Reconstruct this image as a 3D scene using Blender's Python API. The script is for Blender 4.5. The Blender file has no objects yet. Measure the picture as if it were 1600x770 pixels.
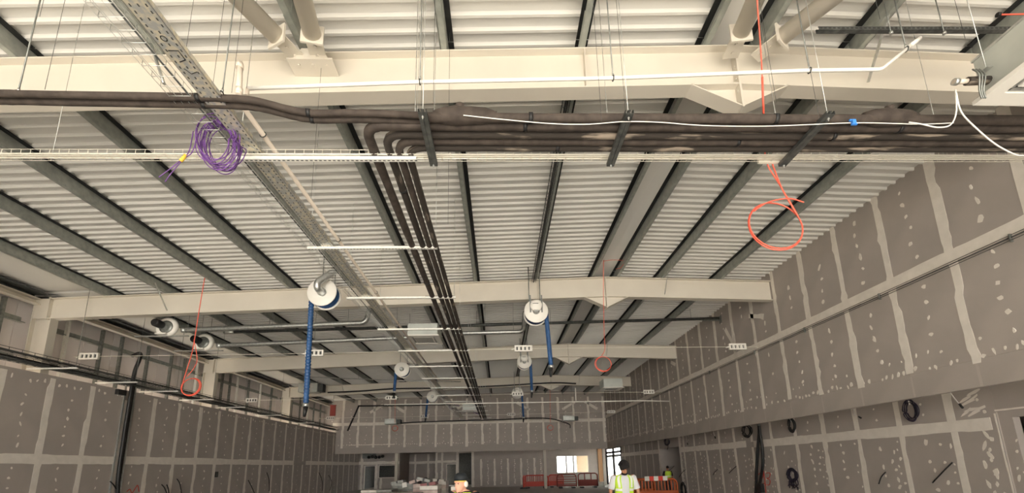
import bpy, bmesh, math, random
from mathutils import Vector, Matrix
random.seed(7)
sc = bpy.context.scene
C = sc.collection

# ---------------------------------------------------------------- camera
F0, CY, PITCH, YAW, ROLL, EYE = 653.7179, 601.1246, .1908, .0318, -.0214, 1.8
FW = Vector((math.sin(YAW)*math.cos(PITCH), math.cos(YAW)*math.cos(PITCH), math.sin(PITCH)))
_r = Vector((math.cos(YAW), -math.sin(YAW), 0)); _u = _r.cross(FW)
RT = _r*math.cos(ROLL) + _u*math.sin(ROLL)
UP = -_r*math.sin(ROLL) + _u*math.cos(ROLL)
CAMP = Vector((0, 0, EYE))
cam = bpy.data.cameras.new('camera'); camo = bpy.data.objects.new('camera', cam); C.objects.link(camo)
m = Matrix.Identity(4)
for i in range(3):
    m[i][0], m[i][1], m[i][2], m[i][3] = RT[i], UP[i], -FW[i], CAMP[i]
camo.matrix_world = m
cam.sensor_width = 36; cam.lens = F0/1600*36
cam.shift_y = (CY - 385)/1600
cam.clip_start = .05; cam.clip_end = 500
sc.camera = camo

def P(u, v, X=None, Y=None, Z=None):
    """photo pixel -> the point of that ray in a real plane of the hall"""
    q = RT*((u-800)/F0) + UP*((CY-v)/F0) + FW
    t = X/q.x if X is not None else (Y/q.y if Y is not None else (Z-EYE)/q.z)
    return CAMP + q*t

# ---------------------------------------------------------------- world, light, exposure
w = bpy.data.worlds.new('overcast_sky'); sc.world = w; w.use_nodes = True
bg = w.node_tree.nodes['Background']
bg.inputs[0].default_value = (1.0, .975, .93, 1); bg.inputs[1].default_value = 8.0
sun = bpy.data.lights.new('sun', 'SUN'); sun.energy = 44.0; sun.angle = .03; sun.color = (1, .95, .86)
suno = bpy.data.objects.new('sun', sun); C.objects.link(suno)
suno.rotation_euler = (math.radians(70), 0, 0)      # low sun shining in through the open front behind the camera
vs = sc.view_settings
vs.view_transform = 'Standard'; vs.look = 'None'; vs.exposure = 0.17; vs.gamma = 1; vs.use_curve_mapping = False
sc.cycles.max_bounces = 14; sc.cycles.diffuse_bounces = 10; sc.cycles.glossy_bounces = 4
sc.cycles.sample_clamp_indirect = 8

# ---------------------------------------------------------------- materials
MATS = {}
def mat(name, col, rough=.6, metal=0., col2=None, scale=8., detail=3., bump=0., bscale=None, emit=None, spec=None, contrast=(.35, .65), stretch=None, alpha=None, trans=0):
    if name in MATS: return MATS[name]
    ma = bpy.data.materials.new(name); ma.use_nodes = True
    nt = ma.node_tree; b = nt.nodes['Principled BSDF']
    b.inputs['Base Color'].default_value = (*col, 1); b.inputs['Roughness'].default_value = rough; b.inputs['Metallic'].default_value = metal
    if spec is not None: b.inputs['Specular IOR Level'].default_value = spec
    if trans: b.inputs['Transmission Weight'].default_value = trans
    if alpha is not None: b.inputs['Alpha'].default_value = alpha
    if col2 or bump:
        tc = nt.nodes.new('ShaderNodeTexCoord'); mp = nt.nodes.new('ShaderNodeMapping')
        nt.links.new(tc.outputs['Object'], mp.inputs[0])
        if stretch: mp.inputs['Scale'].default_value = stretch
    if col2:
        n = nt.nodes.new('ShaderNodeTexNoise'); n.inputs['Scale'].default_value = scale; n.inputs['Detail'].default_value = detail
        r = nt.nodes.new('ShaderNodeValToRGB'); r.color_ramp.elements[0].position, r.color_ramp.elements[1].position = contrast
        r.color_ramp.elements[0].color = (*col, 1); r.color_ramp.elements[1].color = (*col2, 1)
        nt.links.new(mp.outputs[0], n.inputs['Vector']); nt.links.new(n.outputs[0], r.inputs[0]); nt.links.new(r.outputs[0], b.inputs['Base Color'])
    if bump:
        n2 = nt.nodes.new('ShaderNodeTexNoise'); n2.inputs['Scale'].default_value = bscale or scale*4; n2.inputs['Detail'].default_value = 3
        bp = nt.nodes.new('ShaderNodeBump'); bp.inputs['Strength'].default_value = bump; bp.inputs['Distance'].default_value = .02
        nt.links.new(mp.outputs[0], n2.inputs['Vector']); nt.links.new(n2.outputs[0], bp.inputs['Height']); nt.links.new(bp.outputs[0], b.inputs['Normal'])
    if emit:
        b.inputs['Emission Color'].default_value = (*col, 1); b.inputs['Emission Strength'].default_value = emit
    MATS[name] = ma
    return ma
mat('board', (.425, .385, .355), .9, col2=(.47, .425, .392), scale=1.4, bump=.06, bscale=60)
mat('filler', (.88, .83, .765), .85, col2=(.81, .765, .70), scale=5)
mat('sheet', (.70, .69, .66), .45, col2=(.67, .66, .63), scale=.7)
mat('cream', (.645, .605, .53), .5, col2=(.605, .565, .495), scale=1.2)
mat('purlin_zinc', (.30, .325, .30), .5, .35, col2=(.40, .42, .39), scale=9, detail=5)
mat('gap_shade', (.012, .013, .013), .8)
mat('board_faint', (.50, .455, .42), .9)
mat('galv', (.20, .215, .205), .45, .65, col2=(.30, .315, .30), scale=14, detail=5)
mat('galv_bright', (.52, .54, .53), .35, .8, col2=(.66, .67, .65), scale=20, detail=5)
mat('galv_tray', (.50, .51, .50), .4, .55, col2=(.74, .69, .56), scale=22, detail=6, contrast=(.42, .6))
mat('spiral_zinc', (.30, .31, .30), .38, .75, col2=(.42, .43, .41), scale=16)
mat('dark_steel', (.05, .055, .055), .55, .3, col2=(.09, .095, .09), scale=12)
mat('foam', (.036, .027, .022), .8, col2=(.066, .051, .042), scale=9, detail=5, bump=.35, bscale=14)
mat('foam_worn', (.034, .027, .022), .8, col2=(.30, .25, .20), scale=3.2, detail=6, contrast=(.55, .66), stretch=(.6, .6, 9), bump=.35, bscale=14)
mat('bracket_dark', (.075, .08, .078), .45, .4, col2=(.14, .145, .14), scale=14)
mat('black', (.012, .012, .013), .5)
mat('zinc_pale', (.84, .84, .80), .5, .15, col2=(.76, .76, .72), scale=18)
mat('white_plastic', (.83, .81, .76), .4)
mat('wire_cream', (.82, .79, .70), .4, .2)
mat('pvc', (.72, .64, .55), .5)
mat('blue_hose', (.016, .068, .19), .45, col2=(.025, .095, .26), scale=6)
mat('navy_hose', (.010, .026, .085), .5)
mat('red_cable', (.85, .13, .08), .5)
mat('purple_cable', (.10, .035, .18), .45, col2=(.18, .075, .30), scale=12)
mat('barrier_panel', (.30, .05, .04), .6)
mat('concrete', (.50, .48, .445), .7, col2=(.44, .42, .39), scale=.6, detail=8, bump=.1, bscale=9)
mat('liner', (.80, .76, .755), .6, col2=(.73, .69, .685), scale=.8)
mat('opening_dark', (.03, .03, .032), .7)
mat('glass', (.9, .95, .95), .05, trans=1.0)

# ---------------------------------------------------------------- mesh helpers
class MB:
    def __init__(s): s.v = []; s.f = []; s.sm = []
    def add(s, vs, fs, smooth=False):
        o = len(s.v); s.v += [tuple(x) for x in vs]; s.f += [tuple(i+o for i in f) for f in fs]; s.sm += [smooth]*len(fs)
        return s
    def obox(s, c, a, b, d):
        c, a, b, d = Vector(c), Vector(a), Vector(b), Vector(d)
        vs = [c + a*i + b*j + d*k for k in (-1, 1) for j in (-1, 1) for i in (-1, 1)]
        return s.add(vs, [(0,2,3,1), (4,5,7,6), (0,1,5,4), (2,6,7,3), (0,4,6,2), (1,3,7,5)])
    def box(s, x0, x1, y0, y1, z0, z1):
        return s.obox(((x0+x1)/2, (y0+y1)/2, (z0+z1)/2), (abs(x1-x0)/2,0,0), (0,abs(y1-y0)/2,0), (0,0,abs(z1-z0)/2))
    def beam(s, p, q, w, h, up=(0,0,1)):
        p, q = Vector(p), Vector(q); d = (q-p); L = d.length; d.normalize()
        up = Vector(up)
        if abs(d.dot(up)) > .97: up = Vector((1, 0, 0))
        a = d.cross(up).normalized(); b = a.cross(d)
        return s.obox((p+q)/2, d*(L/2), a*(w/2), b*(h/2))
    def tube(s, pts, r, n=8, cap=True, closed=False, sx=1., side=None):
        pts = [Vector(p) for p in pts]; N = len(pts)
        rs = r if isinstance(r, (list, tuple)) else [r]*N
        prev = None; vs = []
        for i, p in enumerate(pts):
            if closed: t = pts[(i+1) % N] - pts[i-1]
            else: t = pts[min(i+1, N-1)] - pts[max(i-1, 0)]
            if t.length < 1e-9: t = Vector((0, 0, 1))
            t.normalize()
            if prev is None:
                ref = Vector(side) if side else (Vector((0,0,1)) if abs(t.z) < .9 else Vector((1,0,0)))
                a = (ref - t*ref.dot(t)).normalized()
            else:
                a = prev - t*prev.dot(t)
                a = a.normalized() if a.length > 1e-6 else prev
            prev = a; b = t.cross(a)
            for k in range(n):
                an = 2*math.pi*k/n
                vs.append(p + a*(math.cos(an)*rs[i]) + b*(math.sin(an)*rs[i]*sx))
        fs = []
        for i in range(N if closed else N-1):
            j = (i+1) % N
            for k in range(n):
                k2 = (k+1) % n
                fs.append((i*n+k, i*n+k2, j*n+k2, j*n+k))
        s.add(vs, fs, True)
        if cap and not closed:
            o = len(s.v) - N*n
            s.f.append(tuple(o+k for k in reversed(range(n)))); s.f.append(tuple(o+(N-1)*n+k for k in range(n))); s.sm += [False, False]
        return s
    def lathe(s, c, axis, prof, n=20, ref=None):
        """prof: (distance along axis, radius)"""
        c, ax = Vector(c), Vector(axis).normalized()
        rf = Vector((0,0,1)) if abs(ax.z) < .9 else Vector((1,0,0))
        a = (rf - ax*rf.dot(ax)).normalized(); b = ax.cross(a); vs = []
        for h, r in prof:
            for k in range(n):
                an = 2*math.pi*k/n
                vs.append(c + ax*h + (a*math.cos(an) + b*math.sin(an))*max(r, 1e-4))
        fs = [(i*n+k, i*n+(k+1) % n, (i+1)*n+(k+1) % n, (i+1)*n+k) for i in range(len(prof)-1) for k in range(n)]
        s.add(vs, fs, True)
        o = len(s.v) - len(prof)*n
        s.f.append(tuple(o+k for k in reversed(range(n)))); s.f.append(tuple(o+(len(prof)-1)*n+k for k in range(n))); s.sm += [False, False]
        return s
    def prism(s, poly, ext):
        """poly: 3-D points of one flat outline, ext: extrusion vector"""
        poly = [Vector(p) for p in poly]; e = Vector(ext); n = len(poly)
        vs = poly + [p+e for p in poly]
        fs = [tuple(reversed(range(n))), tuple(range(n, 2*n))] + [(i, (i+1) % n, n+(i+1) % n, n+i) for i in range(n)]
        return s.add(vs, fs)
    def ell(s, c, rx, ry, rz, n=12, m=8, rot=None):
        c = Vector(c); vs = []; rot = rot or Matrix.Identity(3)
        for i in range(1, m):
            th = math.pi*i/m
            for k in range(n):
                an = 2*math.pi*k/n
                vs.append(c + rot @ Vector((rx*math.sin(th)*math.cos(an), ry*math.sin(th)*math.sin(an), rz*math.cos(th))))
        fs = [(i*n+k, (i+1)*n+k, (i+1)*n+(k+1) % n, i*n+(k+1) % n) for i in range(m-2) for k in range(n)]
        t = len(vs); vs += [c + rot @ Vector((0,0,rz)), c + rot @ Vector((0,0,-rz))]
        fs += [(t, k, (k+1) % n) for k in range(n)] + [(t+1, (m-2)*n+(k+1) % n, (m-2)*n+k) for k in range(n)]
        return s.add(vs, fs, True)
    def mesh(s, name, ma):
        me = bpy.data.meshes.new(name); me.from_pydata(s.v, [], s.f)
        me.polygons.foreach_set('use_smooth', s.sm); me.materials.append(MATS[ma] if isinstance(ma, str) else ma); me.update()
        return me
    def build(s, name, ma, parent=None, label=None):
        o = bpy.data.objects.new(name, s.mesh(name, ma)); C.objects.link(o)
        if parent is not None: attach(o, parent)
        if label: o['label'] = label
        return o
def attach(o, parent):
    o.parent = parent
    off = Vector(); q = parent
    while q is not None: off += Vector(q.location); q = q.parent
    o.matrix_parent_inverse = Matrix.Translation(-off) if parent.parent is None else Matrix.Identity(4)
def tag(o, label, cat, group=None):
    o['label'] = label; o['category'] = cat
    if group: o['group'] = group
    return o
def thing(name, label, cat, loc=(0,0,0), group=None):
    o = bpy.data.objects.new(name, None); C.objects.link(o); o.location = loc; o.empty_display_size = .2
    return tag(o, label, cat, group)
def struct(o, label=None):
    o['kind'] = 'structure'
    if label: o['label'] = label
    return o
def dup(root, loc, label, rot=None):
    r = root.copy(); C.objects.link(r); r.location = loc; r['label'] = label
    if rot is not None: r.rotation_euler = rot
    for ch in list(root.children):
        c = ch.copy(); C.objects.link(c); c.parent = r; c.matrix_parent_inverse = ch.matrix_parent_inverse.copy()
        for g in ch.children:
            d = g.copy(); C.objects.link(d); d.parent = c; d.matrix_parent_inverse = g.matrix_parent_inverse.copy()
    return r
ORD = ['first', 'second', 'third', 'fourth', 'fifth', 'sixth', 'seventh', 'eighth', 'ninth', 'tenth', 'eleventh', 'twelfth', 'thirteenth', 'fourteenth', 'fifteenth', 'sixteenth']
def arc_path(pts, r=.12, k=6):
    """polyline with its corners rounded"""
    pts = [Vector(p) for p in pts]; out = [pts[0]]
    for i in range(1, len(pts)-1):
        a, b, c = pts[i-1], pts[i], pts[i+1]
        d1 = (a-b); d2 = (c-b); q = min(r, d1.length*.45, d2.length*.45)
        p1 = b + d1.normalized()*q; p2 = b + d2.normalized()*q
        for j in range(k+1):
            t = j/k; out.append(p1*(1-t)**2 + b*(2*t*(1-t)) + p2*t*t)
    out.append(pts[-1]); return out
def sag(p, q, s, n=16):
    p, q = Vector(p), Vector(q)
    return [p.lerp(q, i/n) - Vector((0, 0, s*4*(i/n)*(1-i/n))) for i in range(n+1)]
def catmull(pts, k=6):
    pts = [Vector(p) for p in pts]; out = []
    for i in range(len(pts)-1):
        a = pts[max(i-1, 0)]; b = pts[i]; c = pts[i+1]; d = pts[min(i+2, len(pts)-1)]
        for j in range(k):
            t = j/k
            out.append(.5*((2*b) + (c-a)*t + (2*a-5*b+4*c-d)*t*t + (3*b-a-3*c+d)*t**3))
    out.append(pts[-1]); return out

# ---------------------------------------------------------------- dimensions of the hall
XA, ZA, GR, HR = 3.277, 7.372, .0328, .632        # ridge, rafter top at ridge, roof fall, rafter depth
RY = [-2.4, 4.73, 11.85, 18.9, 25.83]             # portal frames
XL, XR, XR2, YF, YB = -12.62, 8.397, 9.6, 32.8, 38.4
PD = .25                                          # purlin depth
YFRONT = -20.0  # unseen open front, set far back to even out the daylight inside
def rz(x): return ZA - GR*abs(x-XA)
def rt(x): return rz(x) + PD - .004            # underside of the liner sheet
# ================================================================ THE SETTING
# floor
mb = MB(); mb.box(-14.2, 13.6, YFRONT, 44, -.15, 0)
struct(mb.build('floor', 'concrete'), 'pale power-floated concrete floor slab of the hall')
mb = MB(); mb.box(-80, 80, -70, 110, -.3, -.16)
mat('apron', (.60, .53, .42), .85, col2=(.54, .475, .38), scale=.4)
struct(mb.build('ground_apron', 'apron'), 'concrete forecourt outside the open front of the hall')

# ceiling: trapezoidal liner sheet, ribs running down the slope
def sheet(name, x0, x1, y0, y1, pitch=.2):
    mb = MB(); prof = []; y = y0
    while y < y1:
        prof += [(y, 0), (y+.035, 0), (y+.048, .05), (y+.186, .05)]; y += pitch
    prof.append((y, 0))
    vs = []
    for yy, h in prof:
        for x in (x0, x1): vs.append((x, yy, rz(x)+PD+h))
    n = len(prof)
    mb.add(vs, [(2*i, 2*i+1, 2*i+3, 2*i+2) for i in range(n-1)])
    return mb
ceil_ = struct(sheet('ceiling', -13.7, XA, YFRONT-.2, 33.2).build('ceiling', 'sheet'), 'white ribbed metal roof liner of the long slope')
ceil_r = struct(sheet('ceiling', XA, XR+.6, YFRONT-.2, 33.2).build('ceiling_ridge_side', 'sheet'), 'white ribbed metal roof liner of the short slope')
mb = MB(); mb.box(-13.9, XR+1.4, YFRONT-.3, 33.4, 7.95, 8.05)
struct(mb.build('roof_deck', 'galv'))
mb = MB()
for sgn in (-1, 1):
    mb.obox((XA+sgn*.17, 14, ZA+PD-.012-GR*.17), (.17, 0, -sgn*GR*.17), (0, 19, 0), (0, 0, .002))
mb.build('ridge_flashing', 'sheet', ceil_, 'flat white flashing under the ridge')
# purlins: zed sections, one for each bay
PX = [-11.35, -9.62, -7.9, -6.1, -4.28, -2.45, -.63, 1.22, 2.93, 3.62, 5.0, 6.78]
def zed(mb, x, y0, y1, s):
    z = rz(x); h = PD
    mb.box(x-.004, x+.004, y0, y1, z+.004, z+h-.004)
    mb.box(min(x, x+s*.075), max(x, x+s*.075), y0, y1, z, z+.007)
    mb.box(min(x, x-s*.075), max(x, x-s*.075), y0, y1, z+h-.007, z+h)
    mb.box(x+s*.068, x+s*.075, y0, y1, z, z+.022)
bays = [(-5, RY[0]), (RY[0], RY[1]), (RY[1], RY[2]), (RY[2], RY[3]), (RY[3], RY[4]), (RY[4], 33.0)]
for x in PX:
    s = -1 if x < XA else 1
    for (a, b) in bays:
        if b < 0: continue
        mb = MB(); zed(mb, x, a+.01, b-.01, s)
        # cleat bolted to the rafter below
        mb.box(x-.012, x-.004, a+.02, a+.14, rz(x)-.002, rz(x)+.2)
        pu = mb.build('purlin', 'purlin_zinc', ceil_)
        MB().box(x-.085, x+.085, a+.01, b-.01, rz(x)+PD-.014-.085*GR, rz(x)+PD-.001).build('shade_strip', 'gap_shade', pu)  # black strip put in as the shade between purlin flange and roof sheet
    # sleeves over the frames
    for y in RY[1:]:
        mb = MB(); mb.box(x+.005, x+.011, y-.55, y+.55, rz(x)+.012, rz(x)+PD-.02); mb.box(min(x+s*.01, x+s*.085), max(x+s*.01, x+s*.085), y-.55, y+.55, rz(x)-.004 if False else rz(x)+.008, rz(x)+.014)
        mb.build('purlin_sleeve', 'purlin_zinc', ceil_)

# portal frames
def isec(mb, p, q, w=.2, d=HR, tf=.02, tw=.014):
    """I-beam between two points on its top line, web vertical, in the XZ plane"""
    p, q = Vector(p), Vector(q); dn = Vector((0, 0, -1))
    for a, b, hw in ((0, tf, w/2), (tf, d-tf, tw/2), (d-tf, d, w/2)):
        poly = [p+dn*a, q+dn*a, q+dn*b, p+dn*b]
        mb.prism([v + Vector((0, -hw, 0)) for v in poly], (0, 2*hw, 0))
    return mb
frame_lab = ['', 'cream steel portal frame nearest the camera, crossed by the white overhead pipe',
 'cream steel portal frame with the two nearest hose reels under it',
 'cream steel portal frame, third one in, behind the second pair of hose reels',
 'cream steel portal frame deepest in the hall, near the end wall']
for i in (1, 2, 3, 4):
    y = RY[i]; xl = -12.9
    t = thing('portal_frame', frame_lab[i], 'steel frame', (XA, y, 0))
    isec(MB(), (xl, y, rz(xl)), (XA, y, ZA)).build('rafter', 'cream', t)
    isec(MB(), (XA, y, ZA), (XR-.02, y, rz(XR))).build('rafter', 'cream', t)
    mb = MB(); mb.box(XA-.014, XA+.014, y-.11, y+.11, ZA-HR-.36, ZA-.0); mb.build('apex_plate', 'cream', t)
    # apex haunch: web wedge and sloping flanges
    zb = ZA-HR
    mb = MB(); mb.prism([(XA-.62, y-.007, zb-GR*.62+.02), (XA, y-.007, zb+.02), (XA, y-.007, zb-.33)], (0, .014, 0))
    mb.prism([(XA, y-.007, zb+.02), (XA+.6, y-.007, zb-GR*.6+.02), (XA, y-.007, zb-.33)], (0, .014, 0))
    for s in (-1, 1):
        a = Vector((XA+s*.66, y-.1, zb-GR*.66)); b = Vector((XA+s*.015, y-.1, zb-.34))
        nrm = Vector((0, 0, .018))
        mb.prism([a, b, b+nrm, a+nrm], (0, .2, 0))
    mb.build('apex_haunch', 'cream', t)
    # stiffeners
    mb = MB()
    for sx in (1.22, ):
        mb.box(sx-.006, sx+.006, y-.1, y+.1, rz(sx)-HR+.02, rz(sx)-.02)
    mb.build('web_stiffener', 'cream', t)
    # bolts on the apex plate
    for k in range(4):
        for s in (-1, 1):
            MB().lathe((XA+s*.014, y-.06, ZA-.12-k*.2), (s, 0, 0), [(0, .016), (.016, .016)], 6).build('bolt', 'cream', t)
    # column of the long side, with knee plate
    mb = MB(); zt = rz(xl)
    mb.box(-12.80, -12.775, y-.11, y+.11, 0, zt-HR+.005); mb.box(-13.32, -13.295, y-.11, y+.11, 0, zt-.02)
    mb.box(-13.3, -12.79, y-.008, y+.008, 0, zt-.05)
    mb.build('column', 'cream', t)
    mb = MB(); mb.box(-12.93, -12.9, y-.11, y+.11, zt-HR-.02, zt+.02); mb.box(-13.32, -12.9, y-.1, y+.1, zt-.05, zt-.03); mb.box(-13.3, -12.91, y-.1, y-.09, zt-HR, zt-.05)
    mb.build('knee_plate', 'cream', t)
    # galvanised stays from purlins down to the rafter flange
    for x in ((-4.28, 5.0) if i == 3 else (-9.62, 5.0)):
        mb = MB(); mb.beam((x+.02, y-.6, rz(x)+.1), (x+.05, y-.09, rz(x)-HR+.1), .05, .006, (1, 0, 0)); mb.build('stay', 'galv_bright', t)

for y, lab in ((-2.4, 'unseen cream steel portal frame just behind the camera, added to block low light'), (-9.5, 'unseen cream steel portal frame two bays behind the camera, added to block low light'), (-16.6, 'unseen cream steel portal frame next to the open front, added to block low light')):
    t = thing('portal_frame', lab, 'steel frame', (XA, y, 0))  # unseen frames added to keep grazing light off the nearest rafter
    isec(MB(), (-12.9, y, rz(-12.9)), (XA, y, ZA)).build('rafter', 'cream', t); isec(MB(), (XA, y, ZA), (XR-.02, y, rz(XR))).build('rafter', 'cream', t)
    mb = MB(); mb.box(-12.70, -12.68, y-.11, y+.11, 0, rz(-12.9)-HR); mb.build('column', 'cream', t)

# roof bracing tubes fixed to the nearest frame
def brace(p, q, label):
    p, q = Vector(p), Vector(q)
    t = thing('brace_tube', label, 'steel tube', p)
    d = (q-p).normalized(); f = p + d*.34
    MB().tube([f, q], .105, 20).build('tube', 'cream', t)
    a = d.cross(Vector((0, 0, 1))).normalized(); b = a.cross(d)
    MB().obox(f, d*.012, a*.13, b*.13).build('end_plate', 'cream', t)
    mb = MB(); mb.obox(p + d*.17, d*.17, a*.1, b*.008); mb.build('fin_plate', 'cream', t)
    for k in (.08, .2):
        MB().lathe(p + d*k + b*(-.008), -b, [(0, .022), (.02, .022)], 6).build('bolt', 'cream', t)
    return t
yb = RY[1]-.12
brace((-2.50, yb-.02, 7.0), (-5.6, RY[0]+.2, 6.95), 'slanting cream bracing tube beside the upright one above the long rafter')
brace((-2.26, yb-.02, 7.0), (-1.15, RY[0]+.2, 6.98), 'straight cream bracing tube meeting the rafter beside the galvanised cable tray')
brace((3.16, yb-.02, 7.1), (2.3, RY[0]+.2, 7.05), 'straight cream bracing tube rising from the ridge joint')
brace((3.50, yb-.02, 7.1), (7.6, RY[0]+.2, 7.0), 'slanting cream bracing tube at the ridge joint, beside the red cord')
g = thing('gusset_plate', 'cream bolted gusset plate on the rafter where two bracing tubes meet', 'steel plate', (-2.32, yb, 6.9))
MB().box(-2.62, -2.05, yb-.13, yb+.11, 6.9, 6.92).prism([(-2.58, yb-.1, 6.92), (-2.1, yb-.1, 6.92), (-2.2, yb-.1, 7.1), (-2.46, yb-.1, 7.1)], (0, .012, 0)).build('plate', 'cream', g)
for x in (-2.5, -2.32, -2.15): MB().lathe((x, yb-.05, 6.9), (0, 0, -1), [(0, .02), (.018, .02)], 6).build('bolt', 'cream', g)

# ---------------------------------------------------------------- plasterboard walls
def blob(mb, fr, s, z, a, b, ang, t=.003):
    n = 8; pts = []
    for k in range(n):
        an = 2*math.pi*k/n; r = random.uniform(.7, 1.2)
        ds, dz = a*r*math.cos(an), b*r*math.sin(an)
        pts.append((s + ds*math.cos(ang) - dz*math.sin(ang), z + ds*math.sin(ang) + dz*math.cos(ang)))
    o = [fr(x, y, t) for x, y in pts] + [fr(x, y, 0) for x, y in pts]
    mb.add(o, [tuple(range(n))] + [(i, n+i, n+(i+1) % n, (i+1) % n) for i in range(n)])
def tape(fr, p, q, wd, t=.003, wob=.03, step=.14, taper=True):
    p, q = Vector((p[0], p[1], 0)), Vector((q[0], q[1], 0)); d = q-p; L = d.length; d.normalize(); nn = Vector((-d.y, d.x, 0))
    n = max(2, int(L/step)); vs = []; off = random.uniform(-.01, .01); ww = wd/2
    la = lb = 0
    for i in range(n+1):
        if random.random() < .35: la = random.uniform(-wob, wob)
        if random.random() < .35: lb = random.uniform(-wob, wob)
        c = p + d*(L*i/n)
        for e in ((-ww+la), (ww+lb)):
            x = c + nn*(e+off); vs.append(fr(x.x, x.y, t))
        for e in ((-ww+la), (ww+lb)):
            x = c + nn*(e+off); vs.append(fr(x.x, x.y, 0))
    fs = []
    for i in range(n):
        a, b = 4*i, 4*i+4
        fs += [(a, a+1, b+1, b), (a, b, b+2, a+2), (a+1, a+3, b+3, b+1)]
    fs += [(0, 2, 3, 1), (4*n, 4*n+1, 4*n+3, 4*n+2)]
    return MB().add(vs, fs)
class PWall:
    def __init__(s, name, O, S, N, label, back=.09):
        s.O, s.S, s.N = Vector(O), Vector(S), Vector(N); s.name = name; s.label = label; s.back = back; s.root = None; s.fill = MB(); s.cache = {}
    def fr(s, a, z, n=0): return s.O + s.S*a + Vector((0, 0, z)) + s.N*n
    def slab(s, rects):
        mb = MB()
        for a0, a1, z0, z1 in rects:
            mb.obox(s.fr((a0+a1)/2, (z0+z1)/2, -.0135-s.back/2), s.S*((a1-a0)/2), s.N*(s.back/2), (0, 0, (z1-z0)/2))
        s.root = struct(mb.build(s.name, 'board'), s.label)
    def boards(s, ss, zs, skip=lambda a, b, c, d: False):
        for i in range(len(ss)-1):
            for j in range(len(zs)-1):
                a0, a1, z0, z1 = ss[i], ss[i+1], zs[j], zs[j+1]
                if skip(a0, a1, z0, z1): continue
                key = (round(a1-a0, 3), round(z1-z0, 3))
                if key not in s.cache:
                    s.cache[key] = MB().obox((0, 0, 0), s.S*((a1-a0)/2-.002), s.N*.0065, (0, 0, (z1-z0)/2-.002)).mesh('plaster_board', 'board')
                o = bpy.data.objects.new('plaster_board', s.cache[key]); C.objects.link(o); o.parent = s.root
                o.location = s.fr((a0+a1)/2, (z0+z1)/2, -.0065)
    def tape(s, p, q, wd, t=.003, ma='filler', **k): tape(s.fr, p, q, wd, t, **k).build('joint_tape', ma, s.root)
    def spot_col(s, a, z0, z1, step=.3, size=.04, miss=.12):
        z = z0 + random.uniform(.05, .2)
        while z < z1:
            if random.random() > miss:
                big = random.random()
                blob(s.fill, s.fr, a+random.uniform(-.05, .05), z, size*random.uniform(.6, 1.3), size*random.uniform(.9, 2.2 if big > .6 else 1.3), random.uniform(-.6, .6), random.uniform(.0018, .0065))
            z += step*random.uniform(.85, 1.15)
    def spot_row(s, a0, a1, z, step=.13, size=.03, miss=.25):
        a = a0
        while a < a1:
            if random.random() > miss: blob(s.fill, s.fr, a, z+random.uniform(-.04, .04), size*random.uniform(.6, 1.5), size*random.uniform(1, 2.2), random.uniform(-.4, .4), random.uniform(.0018, .0065))
            a += step*random.uniform(.7, 1.3)
    def finish(s):
        if s.fill.v:
            o = s.fill.build('screw_filler', 'filler', s.root); o['kind'] = 'stuff'

# wall_right: upper bulkhead over the recessed aisle  (s runs along +Y)
W = PWall('wall_right', (XR, 0, 0), (0, 1, 0), (-1, 0, 0), 'grey plasterboard bulkhead wall with pale taped joints along the short side')
S0 = 11.7256 - 1.2*13
ys = [S0 + 1.2*k for k in range(32) if S0 + 1.2*k < YF] + [YF]
W.slab([(ys[0], YF+.1, 2.98, 7.75)])
W.boards(ys, [2.98, 3.46, 5.43, 7.62])
for y in ys[1:-1]:
    if y < 1: continue
    W.tape((y, 5.5), (y, 7.5), .155)
    W.tape((y, 3.42+random.uniform(-.05, .1)), (y, 5.36), .155)
    W.tape((y, 2.99), (y, 3.4), .045, .0012, ma='board_faint', wob=.006)
y = 1.0
while y < YF-.1:
    W.tape((y, 5.43), (min(y+4.2, YF-.05), 5.43), .25, .0045, wob=.012); y += 4.2
for i in range(len(ys)-1):
    if ys[i] < 2: continue
    W.spot_col((ys[i]+ys[i+1])/2, 5.65, 7.3); W.spot_col((ys[i]+ys[i+1])/2, 3.75, 5.2)
    W.spot_row(ys[i]+.12, ys[i+1]-.1, 3.52); W.spot_row(ys[i]+.12, ys[i+1]-.1, 3.78, .22, .02, .5)
W.tape((13.1, 6.55), (12.35, 6.25), .16); W.tape((14.6, 6.6), (14.05, 5.6), .13); W.tape((19.6, 6.6), (19.1, 6.35), .16)
W.finish(); wall_right = W.root
# underside return of the bulkhead and the soffit over the aisle
mb = MB(); mb.box(XR, XR+.1, ys[0], YF, 2.975, 2.98); mb.box(XR+.1, 13.4, YFRONT, 33.3, 3.42, 3.5)
struct(mb.build('ceiling_aisle', 'board'), 'low plasterboard soffit over the side aisle behind the bulkhead')

# wall_aisle: recessed lower wall
W = PWall('wall_aisle', (XR2, 0, 0), (0, 1, 0), (-1, 0, 0), 'recessed grey plasterboard wall under the bulkhead, marked 23 in red')
YO0, YO1 = 22.4, 25.2
ys = [12.2-1.2*k for k in range(4, -1, -1)] + [12.2+1.2*k for k in range(1, 9)] + [YO0]
W.slab([(4.5, YO0, 2.62, 3.42), (7.78, YO0, 0, 2.62), (4.5, 5.9, 0, 2.62), (YO1, 33.3, 0, 3.42), (YO0, YO1, 2.62, 3.42)])
W.boards([4.5, 5.9, 7.78], [2.62, 3.42]); W.boards([7.78]+[y for y in ys if y > 7.9], [0, 2.4, 3.42])
yo = [YO1 + 1.2*k for k in range(12) if YO1+1.2*k < 33.0] + [33.3]
W.boards(yo, [0, 2.4, 3.42])
for y in ys[1:-1]:
    W.tape((y, .0), (y, 2.3), .15); W.tape((y, 2.5), (y, 3.3), .15)
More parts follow.
